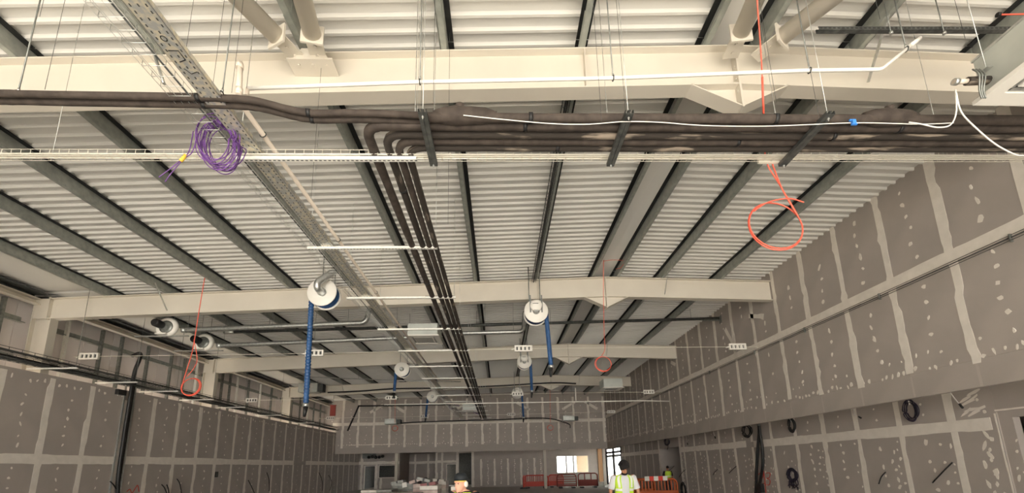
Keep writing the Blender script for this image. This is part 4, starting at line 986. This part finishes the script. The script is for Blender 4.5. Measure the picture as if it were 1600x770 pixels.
# black supply cables hanging from the bulkhead soffit
t = thing('supply_cable', 'pair of thick black cables dropping from the soffit past red digits', 'cable', P(1186, 668, X=XR2-.1))
for pp in (((1184, 655), (1186, 672), (1184, 700), (1182, 735), (1180, 775), (1170, 800)), ((1185, 655), (1187, 672), (1191, 700), (1192, 725), (1188, 750), (1183, 790))):
    pts = [P(u, v, X=XR2-.09) for u, v in pp]; pts[-1].z = max(pts[-1].z, .03)
    pts.append(Vector((XR2-.25, pts[-1].y-.1, .03)))
    MB().tube(catmull(pts), .05, 8).build('cable', 'black', t)
MB().obox(P(1185, 661, X=XR2-.12), (.04, 0, 0), (0, .05, 0), (0, 0, .09)).build('hook', 'galv', t)
q = P(1188, 762, X=XR2-.08); MB().obox(q, (.06, 0, 0), (0, .14, 0), (0, 0, .16)).build('plug_block', 'black', t)
def coil(u, v, X, ru, rv, label, ma, tails=0, turns=9, r=.008, drop=None):
    c = P(u, v, X=X); Ry = abs(P(u+ru, v, X=X).y-c.y); Rz = abs(P(u, v+rv, X=X).z-c.z); g_ = random.Random(u); pts = []
    for k in range(turns*20):
        a = 2*math.pi*k/20; j = k//20; e = 1+.34*math.sin(j*2.3)
        pts.append(c + Vector((.02*math.sin(j*1.7)-.01*math.cos(a), Ry*e*math.cos(a), Rz*(1+.2*math.cos(j*1.9))*math.sin(a))))
    t = thing('cable_coil', label, 'cable coil', c - Vector((0, 0, Rz)))
    MB().tube(catmull(pts, 2), r, 5).build('loops', ma, t)
    for k in range(tails):
        a = c + Vector((0, g_.uniform(-Ry, Ry), -Rz*.6)); MB().tube(catmull([a, a + Vector((-.02, g_.uniform(-.12, .12), -Rz*.9)), a + Vector((0, g_.uniform(-.2, .2), -Rz*g_.uniform(1.0, 2.0)))]), r, 5).build('tail', ma, t)
    if drop: q_ = P(drop[0], drop[1], X=X); MB().tube([(q_.x, q_.y, 3.419), q_, c + Vector((0, 0, Rz*.6))], .012, 6).build('lead', 'white_plastic', t)
    return t
mat('violet_cable', (.018, .013, .03), .5)
coil(1423, 641, XR2-.1, 9, 15, 'dark violet cable coil hanging from the soffit in front of the recessed wall', 'violet_cable', drop=(1418, 620))
coil(1167, 673, XR2-.1, 6, 9, 'small black cable coil on a white lead beside the supply cables', 'black', 0, 6, .014, drop=(1162, 662))
coil(1237, 664, XR2-.1, 4, 10, 'narrow black cable hank on a white lead above the purple tangle', 'black', 0, 6, .014, drop=(1233, 652))
coil(1238, 742, XR2-.035, 6, 9, 'dark purple cable tangle with loose tails on the recessed wall', 'violet_cable', 9, 16, .016)
coil(1042, 690, XR2-.05, 3, 5, 'tiny dark cable hank under the soffit above the passage', 'violet_cable', 1, 5, .016, drop=(1042, 684))
coil(1068, 765, XR2-.03, 3, 10, 'dark cable hank low on the recessed wall by the passage', 'black', 2, 6, .018)
for (u0, v0, u1, v1, lab) in ((1484, 612, 1500, 632, 'white lead with black end hanging nearest the doorway'), (1335, 647, 1342, 651, 'short white lead with black end under the bulkhead'), (1114, 672, 1117, 682, 'tiny white lead with black end past the supply cables'), (1072, 682, 1074, 692, 'tiny white lead with black end next to the orange barrier')):
    t = thing('cable_lead', lab, 'cable', P(u1, v1, X=XR2-.1)); a, b = P(u0, v0, X=XR2-.06), P(u1, v1, X=XR2-.1); MB().tube([(a.x, a.y, 3.419), a], .01, 6).build('lead', 'white_plastic', t)
    MB().tube(catmull([a, a.lerp(b, .5) + Vector((0, 0, -.02)), b]), .01, 6).build('lead', 'white_plastic', t); d = (b-a).normalized(); MB().tube([b-d*.02, b+d*.09], .022, 6).build('boot', 'black', t)
# red digits 2 3 sprayed on the recessed wall
mat('spray_red', (.55, .06, .04), .7)
def stroke(pp): return MB().tube(catmull([P(u, v, X=XR2-.004) for u, v in pp]), .017, 5, sx=.25, side=(1, 0, 0)) if False else MB().tube(catmull([P(u, v, X=XR2-.006) for u, v in pp]), .014, 5)
for pp in (((1185, 741), (1190, 738), (1193, 742), (1189, 750), (1185, 756), (1195, 755)), ((1197, 739), (1203, 739), (1202, 746), (1198, 747), (1203, 750), (1202, 757), (1196, 757)), ((1193, 735), (1195, 750), (1197, 772))):
    o = stroke(pp).build('sprayed_digit', 'spray_red', wall_aisle)
o = MB().tube(catmull([P(u, v, X=XL+.004) for u, v in ((198, 768), (203, 764), (206, 770), (211, 763), (215, 758), (217, 768))]), .014, 5).build('sprayed_mark', 'spray_red', wall_left)

# barriers
mat('barrier_orange', (.50, .105, .025), .5); mat('barrier_red', (.62, .07, .045), .5); mat('strip_white', (.9, .88, .82), .4); mat('strip_red', (.75, .06, .04), .4); mat('barrier_maroon', (.26, .04, .03), .5)
def barrier(x, y, rot, ma, label, L=2.0, H=1.0, strip=False, style='panel'):
    t = thing('site_barrier', label, 'barrier', (0, 0, 0), None)
    def S(mb, n, m_): return mb.build(n, m_, t)
    top = [(-L/2, 0, .12)] + [(-L/2, 0, H-.14), (-L/2+.14, 0, H), (L/2-.14, 0, H), (L/2, 0, H-.14)] + [(L/2, 0, .12)]
    S(MB().tube(arc_path(top, .12), .045, 8), 'frame', ma)
    S(MB().beam((-L/2, 0, .2), (L/2, 0, .2), .07, .12), 'bottom_rail', ma)
    if style == 'panel':
        for k in range(12): xx = -L/2 + .12 + (L-.24)*k/11; S(MB().box(xx-.025, xx+.025, -.02, .02, .24, H-.05), 'bar', ma)
        S(MB().box(-L/2, L/2, -.025, .025, H*.45, H*.52), 'mid_rail', ma); S(MB().box(-L/2+.05, L/2-.05, -.01, .012, .26, H*.5), 'web', ma)
    elif style == 'windows':
        S(MB().beam((-L/2, 0, H*.52), (L/2, 0, H*.52), .06, .1), 'mid_rail', ma); S(MB().box(-L/2+.03, L/2-.03, -.012, .012, .22, H*.5), 'lower_panel', ma)
        for k in (1, 2): xx = -L/2+L*k/3; S(MB().beam((xx, 0, H*.5), (xx, 0, H), .07, .07), 'divider', ma)
    else:
        for k in range(4): S(MB().beam((-L/2, 0, .32+k*.18), (L/2, 0, .32+k*.18), .05, .06), 'rail', ma)
    for xx in (-L/2+.25, L/2-.25): S(MB().box(xx-.12, xx+.12, -.3, .3, 0, .1), 'foot', 'black')
    if strip:
        n = 5; l = 1.05
        for k in range(n): S(MB().box(-.55+l*k/n, -.55+l*(k+1)/n, -.07, -.05, H-.06, H+.14), 'reflective_strip', 'strip_white' if k % 2 == 0 else 'strip_red')
    t.location = (x, y, 0); t.rotation_euler = (0, 0, rot)
    return t
q = P(1028, 742, Y=19.5); barrier(q.x-.1, 19.5, .0, 'barrier_orange', 'orange barrier with a red and white striped board before the passage', 1.9, 1.05, True, 'panel')
q = P(985, 745, Y=21.5); barrier(q.x+.2, 21.5, .1, 'barrier_orange', 'orange barrier behind the man in the white shirt', 2.0, 1.0, False, 'panel')
q = P(842, 740, Y=34.2); barrier(q.x-.2, 34.4, .05, 'barrier_red', 'red slatted barrier behind the slim post', 1.9, 1.0)
q = P(862, 740, Y=34.6); barrier(q.x+.35, 34.8, -.05, 'barrier_red', 'red slatted barrier between the slim post and the bright window', 1.2, 1.0)
q = P(824, 742, Y=33.9); barrier(q.x-.25, 33.9, 1.35, 'barrier_red', 'red barrier turned end-on at the end of the row', 1.0, 1.0)
q = P(886, 740, Y=33.0); barrier(q.x, 33.3, .0, 'barrier_maroon', 'dark railed barrier under the bright window', 1.5, 1.05, False, 'rails')
q = P(919, 740, Y=33.0); barrier(q.x, 33.2, .0, 'barrier_maroon', 'dark red barrier with three rounded windows before the bright window', 1.5, 1.1, False, 'windows')
t = thing('white_crate', 'small white crate on the floor under the timber board', 'crate', P(938, 757, Y=34)); q = P(938, 755, Y=34)
for k in range(4): MB().box(q.x-.3, q.x+.3, 33.8, 34.2, .02+k*.1, .09+k*.1).build('slat', 'white_plastic', t)
for sx in (-.28, .25): MB().box(q.x+sx, q.x+sx+.04, 33.8, 34.2, 0, .42).build('corner_post', 'white_plastic', t)
t.location = (0, 0, 0)
for o in t.children: o.matrix_parent_inverse = Matrix.Identity(4)

# packs of stock on pallets in front of the end zone
mat('pack_pink', (.48, .36, .33), .5, col2=(.62, .52, .48), scale=6); mat('pack_white', (.72, .68, .62), .4, col2=(.6, .55, .5), scale=8); mat('pack_red', (.20, .045, .045), .5); mat('film_grey', (.16, .17, .15), .35, col2=(.28, .28, .25), scale=10)
def pallet_stack(u0, u1, vtop, Y, label, mats, ragged=.0):
    a, b = P(u0, vtop, Y=Y), P(u1, vtop, Y=Y); x0, x1, zt = a.x, b.x, a.z
    t = thing('pallet_stack', label, 'pallet', ((x0+x1)/2, Y+.5, 0)); g_ = random.Random(int(u0))
    for k in range(3): MB().box(x0+(x1-x0)*(k*.45), x0+(x1-x0)*(k*.45+.1), Y, Y+1.0, 0, .1).build('runner', 'timber', t)
    MB().box(x0, x1, Y, Y+1.0, .1, .125).build('deck', 'timber', t)
    z = .125; k = 0; nx = max(1, round((x1-x0)/.55))
    while z < zt-.02:
        h = min(.14, zt-z)
        for i in range(nx):
            if z > zt-.2 and g_.random() < ragged: continue
            xa, xb = x0+(x1-x0)*i/nx, x0+(x1-x0)*(i+1)/nx; j = g_.uniform(-.02, .02)
            MB().box(xa+.01, xb-.01, Y+.02+j, Y+.96+j, z+.004, z+h-.006).build('pack', g_.choice(mats), t)
        z += h; k += 1
    return t
pallet_stack(563, 612, 766, 15.5, 'low wide pallet of grey film-wrapped sheets', ['pack_white', 'film_grey'])
pallet_stack(612, 645, 755, 17.0, 'pallet of dark film-wrapped stock with a white label', ['film_grey'])
pallet_stack(645, 668, 752, 15.2, 'pallet of dark red and pale packs', ['pack_red', 'pack_pink'], .35)
pallet_stack(655, 684, 759, 13.6, 'pallet of pink-edged packs stacked beside the man in the cap', ['pack_pink', 'pack_white', 'pack_pink'])
pallet_stack(672, 697, 752, 17.2, 'tall pallet of white packs behind the pink ones', ['pack_white', 'pack_white', 'pack_pink'])
pallet_stack(704, 722, 759, 12.5, 'pallet of white packs half hidden by the man in the cap', ['pack_white'])
pallet_stack(560, 652, 773, 12.0, 'long low stack of pale boards in front of the pallets', ['pack_white', 'pack_pink'])
for i, (u, v, Y, an, ma_, lab) in enumerate(((652, 750.5, 15.7, .3, 'pack_pink', 'loose pale pack tilted on the dark red stack'), (664, 749, 15.6, -.25, 'film_grey', 'loose grey pack slanting on the dark red stack'), (671, 756, 14.0, .15, 'pack_red', 'loose dark red pack on the pink-edged stack'), (686, 750, 17.7, -.1, 'pack_white', 'loose white pack on the tall stack'), (623, 753, 17.4, .2, 'film_grey', 'loose wrapped bundle on the dark film-wrapped stock'))):
    q = P(u, v, Y=Y); t = thing('loose_pack', lab, 'pack', q); ca, sa = math.cos(an), math.sin(an)
    MB().obox(q, (.24*ca, 0, .24*sa), (0, .3, 0), (-.05*sa, 0, .05*ca)).build('wrapper', ma_, t); MB().obox(q, (.03*ca, 0, .03*sa), (0, .304, 0), (-.054*sa, 0, .054*ca)).build('strap', 'black', t)
q = P(632, 757.5, Y=16.99); t = thing('label_sheet', 'white delivery note on the dark film-wrapped stock', 'label', q); MB().obox(q, (.09, 0, .015), (0, .004, 0), (-.01, 0, .09)).build('sheet', 'strip_white', t)
t.parent = None
# dark unit with cables under the bulkhead above the hatch
q = P(590, 714, Y=YB); t = thing('extract_unit', 'dark tangle of ducts and cables above the rear hatch', 'fan', q)
MB().box(q.x-1.2, q.x-.1, YB-.5, YB-.03, q.z-.1, q.z+.35).build('casing', 'galv', t)
for k in range(5): c = Vector((q.x-.6+.3*k, YB-.55, q.z+.05*math.sin(k*2))); MB().ell(c, .15, .12, .14).build('lump', 'black', t)

# ---------------------------------------------------------------- people
mat('skin_fair', (.72, .38, .27), .6); mat('skin_tan', (.50, .24, .14), .6); mat('hair_black', (.01, .008, .008), .8, bump=.8, bscale=90); mat('shirt_white', (.70, .71, .76), .8); mat('hi_vis', (.60, .88, .06), .6); mat('reflector', (.88, .90, .86), .35); mat('trousers', (.03, .035, .045), .8); mat('cloth_black', (.015, .015, .018), .8); mat('cap_black', (.012, .016, .02), .7); mat('boot', (.05, .035, .025), .6); mat('band_yellow', (.75, .60, .12), .5); mat('eye_dark', (.02, .02, .02), .3)
def capsule(mb, p, q, r0, r1, n=12):
    p, q = Vector(p), Vector(q); d = (q-p).normalized(); pts = []; rs = []
    for k in range(4): a = math.pi/2*k/4; pts.append(p - d*r0*math.cos(a)); rs.append(max(r0*math.sin(a), r0*.05))
    for k in range(5): f = k/4; pts.append(p.lerp(q, f)); rs.append(r0+(r1-r0)*f)
    for k in range(1, 5): a = math.pi/2*k/4; pts.append(q + d*r1*math.sin(a)); rs.append(max(r1*math.cos(a), r1*.05))
    mb.tube(pts, rs, n)
def remesh(o, v, smooth=6):
    m1 = o.modifiers.new('remesh', 'REMESH'); m1.mode = 'VOXEL'; m1.voxel_size = v; m1.use_smooth_shade = True
    m2 = o.modifiers.new('smooth', 'SMOOTH'); m2.iterations = smooth; m2.factor = .5
def rings(mb, secs, n=18):
    """secs: (z, cx, cy, rx, ry)"""
    vs = []; N = len(secs)
    for z, cx, cy, rx, ry in secs:
        for k in range(n): a = 2*math.pi*k/n; vs.append((cx+rx*math.cos(a), cy+ry*math.sin(a), z))
    fs = [(i*n+k, i*n+(k+1) % n, (i+1)*n+(k+1) % n, (i+1)*n+k) for i in range(N-1) for k in range(n)] + [tuple(reversed(range(n))), tuple((N-1)*n+k for k in range(n))]
    mb.add(vs, fs, True)
def person(label, x, y, rot, H, skin, head_pitch=0., head_yaw=0., shirt='shirt_white', vest=True, hair=None, cap=False, arms=None, vox=.011, drop=0.):
    """faces -Y before ROT; built at the origin, feet on z = 0"""
    t = thing('person', label, 'person'); k = H/1.78
    def V(*a): return Vector(a)*k
    A = arms or {-1: [(-.21, 0, 1.43), (-.29, -.02, 1.13), (-.31, -.10, .86)], 1: [(.21, 0, 1.43), (.29, -.02, 1.13), (.31, -.10, .86)]}
    M = Matrix.Rotation(head_yaw, 3, 'Z') @ Matrix.Rotation(head_pitch, 3, 'X'); nk = V(0, -drop*.7, 1.50-drop)
    def Hd(a, b, c): return nk + M @ (Vector((a, b, c))*k)
    body = MB()
    rings(body, [(z*k, 0, cy*k, rx*k, ry*k) for z, cy, rx, ry in ((.84, .01, .15, .10), (.92, .01, .172, .12), (1.02, 0, .155, .108), (1.12, 0, .15, .105), (1.25, 0, .168, .115), (1.36, .005, .185, .115), (1.43, .01, .17, .095), (1.475, .01, .09, .07), (1.49, .01, .06, .06))])
    capsule(body, V(0, .012, 1.45), Hd(0, .01, .07), .057*k, .052*k)
    # head: skull, jaw, nose, ears, brow, lips
    body.ell(Hd(0, .012, .165), .076*k, .096*k, .108*k, 16, 12, M); body.ell(Hd(0, -.03, .10), .058*k, .062*k, .062*k, 14, 10, M)
    capsule(body, Hd(0, -.088, .165), Hd(0, -.108, .125), .010*k, .015*k, 8)
    body.ell(Hd(0, -.082, .088), .026*k, .014*k, .010*k, 10, 6, M); body.ell(Hd(0, -.075, .055), .026*k, .018*k, .018*k, 10, 6, M)
    for s in (-1, 1):
        body.ell(Hd(s*.076, .012, .15), .012*k, .020*k, .032*k, 8, 8, M); body.ell(Hd(s*.032, -.078, .188), .026*k, .014*k, .008*k, 8, 6, M)
        sh, el, wr = [V(*p) for p in A[s]]
        capsule(body, sh, el, .055*k, .042*k); capsule(body, el, wr, .042*k, .029*k)
        # hand: palm, four fingers of different length with a bend, thumb from the side of the palm
        d = (wr-el).normalized(); sd = Vector((0, -1, 0)); sd = (sd - d*sd.dot(d)).normalized(); nn = d.cross(sd)
        pc = wr + d*.05*k
        body.obox(pc, d*.048*k, sd*.040*k, nn*.014*k)
        for f in range(4):
            off = (f-1.5)*.0205*k; L = (.070, .080, .074, .056)[f]*k; b0 = wr + d*.092*k + sd*(-off); b1 = b0 + d*L*.55 - nn*s*.008*k; b2 = b1 + d*L*.42 - nn*s*.026*k
            capsule(body, b0, b1, .0095*k, .009*k, 8); capsule(body, b1, b2, .009*k, .0075*k, 8)
        b0 = wr + d*.03*k + sd*.038*k; b1 = b0 + d*.035*k + sd*.022*k; b2 = b1 + d*.034*k + sd*.004*k
        capsule(body, b0, b1, .012*k, .0105*k, 8); capsule(body, b1, b2, .0105*k, .009*k, 8)
        hip, kn, an = V(s*.095, .01, .88), V(s*.105, -.02, .48), V(s*.11, .02, .09)
        capsule(body, hip, kn, .085*k, .055*k); capsule(body, kn, an, .055*k, .036*k); capsule(body, an, V(s*.12, -.13, .045), .04*k, .035*k)
    ob = body.build('body', skin, t); remesh(ob, vox)
    # trousers and boots
    mb = MB(); rings(mb, [(z*k, 0, .01*k, rx*k, ry*k) for z, rx, ry in ((.80, .17, .118), (.90, .186, .132), (1.0, .175, .124), (1.04, .172, .122))])
    for s in (-1, 1): mb.tube([V(s*.095, .01, .88), V(s*.105, -.02, .48), V(s*.11, .015, .12)], [.10*k, .075*k, .068*k], 14)
    remesh(mb.build('trousers', 'trousers', t), vox)
    for s in (-1, 1):
        mb = MB(); capsule(mb, V(s*.11, .04, .055), V(s*.12, -.14, .05), .054*k, .045*k); mb.tube([V(s*.11, .02, .06), V(s*.11, .018, .2)], [.055*k, .06*k], 12); remesh(mb.build('boot', 'boot', t), vox)
    # shirt with sleeves ending above the elbow
    mb = MB(); rings(mb, [(z*k, 0, cy*k, rx*k, ry*k) for z, cy, rx, ry in ((.90, .01, .192, .138), (1.0, .005, .18, .13), (1.14, 0, .176, .128), (1.26, 0, .19, .135), (1.36, .005, .205, .132), (1.43, .01, .188, .112), (1.475, .01, .108, .082))])
    for s in (-1, 1):
        sh, el = V(*A[s][0]), V(*A[s][1]); mb.tube([sh + (sh-el)*.12, sh, sh.lerp(el, .5), sh.lerp(el, .86)], [.045*k, .074*k, .072*k, .074*k], 14)
    remesh(mb.build('shirt', shirt, t), vox)
    if vest:
        # hi-vis vest: two open front panels, back panel, shoulder straps and reflective bands
        def shell(a0, a1, z0, z1, g0, n=10, m_=8):
            mb = MB(); vs = []
            prof = ((.90, .01, .192, .138), (1.0, .005, .18, .13), (1.14, 0, .176, .128), (1.26, 0, .19, .135), (1.36, .005, .205, .132), (1.43, .01, .188, .112), (1.475, .01, .108, .082))
            def sec(z):
                for p_, q_ in zip(prof, prof[1:]):
                    if z <= q_[0]: f = max(0, (z-p_[0])/(q_[0]-p_[0])); return [p_[i]+(q_[i]-p_[i])*f for i in range(1, 4)]
                return prof[-1][1:]
            for j in range(m_+1):
                z = z0+(z1-z0)*j/m_; cy, rx, ry = sec(z)
                for g in (g0, g0+.008):
                    for i in range(n+1): a = a0+(a1-a0)*i/n; vs.append(V((rx+g)*math.cos(a), cy+(ry+g)*math.sin(a), z))
            w_ = 2*(n+1); fs = []
            for j in range(m_):
                for i in range(n):
                    q_ = j*w_+i; fs += [(q_, q_+w_, q_+w_+1, q_+1), (q_+n+1, q_+n+2, q_+w_+n+2, q_+w_+n+1)]
            mb.add(vs, fs, True); return mb
        fr = -math.pi/2; gap = .42
        for s in (-1, 1):
            a0, a1 = (fr+gap, fr+1.25) if s > 0 else (fr-1.25, fr-gap)
            shell(a0, a1, .92, 1.46, .016).build('vest_front', 'hi_vis', t)
            for z in (1.0, 1.13): shell(a0, a1, z, z+.05, .026, 8, 2).build('reflective_band', 'reflector', t)
            shell(a0+(.12 if s > 0 else .46), a1-(.46 if s > 0 else .12), 1.2, 1.45, .026, 6, 6).build('reflective_strap', 'reflector', t)
        shell(math.pi/2-1.25, math.pi/2+1.25, .92, 1.46, .016).build('vest_back', 'hi_vis', t)
        for z in (1.0, 1.13): shell(math.pi/2-1.25, math.pi/2+1.25, z, z+.05, .026, 8, 2).build('reflective_band', 'reflector', t)
        for s in (-1, 1): shell(-.35 if s > 0 else math.pi-.35, .35 if s > 0 else math.pi+.35, .92, 1.2, .016, 6, 4).build('vest_side', 'hi_vis', t)
    for s in (-1, 1): MB().ell(Hd(s*.031, -.083, .165), .011*k, .006*k, .006*k, 8, 6, M).build('eye', 'eye_dark', t)
    if hair == 'curly':
        mb = MB(); g_ = random.Random(5); mb.ell(Hd(0, .02, .205), .103*k, .112*k, .11*k, 14, 10, M)
        for i in range(90):
            a, b = g_.uniform(0, 2*math.pi), g_.uniform(-.1, 1); c_ = math.sqrt(max(0, 1-b*b)); mb.ell(Hd(.102*c_*math.cos(a), .03+.11*c_*math.sin(a), .21+.108*b), .03*k, .03*k, .03*k, 6, 5, M)
        remesh(mb.build('hair', 'hair_black', t), .012, 2)
        mb = MB()
        for i in range(9): a = -math.pi/2 + (i-4)*.3; mb.ell(Hd(.058*math.cos(a), -.03+.066*math.sin(a), .066), .02*k, .016*k, .026*k, 6, 6, M)
        remesh(mb.build('beard', 'hair_black', t), .010, 2)
    elif hair: 
        mb = MB(); mb.ell(Hd(0, .03, .19), .083*k, .095*k, .095*k, 14, 10, M); remesh(mb.build('hair', hair, t), .012, 2)
    if cap:
        mb = MB(); mb.lathe(Hd(0, .012, .195), M @ Vector((0, .12, 1)), [(0, .097*k), (.03*k, .102*k), (.065*k, .094*k), (.095*k, .064*k), (.108*k, .02*k)], 20); mb.build('cap_crown', 'cap_black', t)
        mb = MB(); mb.ell(Hd(.0, .10, .175), .075*k, .06*k, .02*k, 14, 6, M); mb.build('cap_peak', 'cap_black', t)
        mb = MB(); mb.lathe(Hd(0, .008, .178), M @ Vector((0, .12, 1)), [(0, .090*k), (.016*k, .091*k)], 20); mb.build('cap_band', 'band_yellow', t)
        for s in (-1, 1): MB().ell(Hd(s*.088, .015, .145), .022*k, .034*k, .042*k, 12, 8, M).build('ear_defender', 'white_plastic', t)
        pts = [Hd(.092*math.cos(a), .03, .165+.13*math.sin(a)) for a in [math.pi*i/12 for i in range(13)]]; MB().tube(pts, .009*k, 6).build('headband', 'black', t)
    t.location = (x, y, 0); t.rotation_euler = (0, 0, rot)
    return t
q = P(972, 719, Y=9.8)
person('man in a white T-shirt and open hi-vis vest, head bowed, dark curly hair', q.x, 9.8, .0, 1.87, 'skin_tan', .42, .0, hair='curly', drop=.045, arms={-1: [(-.21, 0, 1.42), (-.30, .0, 1.12), (-.33, -.10, .86)], 1: [(.21, 0, 1.42), (.30, .0, 1.12), (.33, -.08, .86)]})
q = P(722, 738, Y=6.0)
person('man in a black cap and ear defenders with a hi-vis vest, glancing aside', q.x+.03, 6.0, -.7, 1.775, 'skin_fair', .12, .05, shirt='cloth_black', cap=True, hair='hair_black', drop=.075)
q = P(1043, 735, Y=23.6)
person('distant worker in a hi-vis vest standing in the side passage', q.x, 23.6, math.pi+.1, 1.62, 'skin_tan', 0, 0, shirt='cloth_black', hair='hair_black', vox=.02)
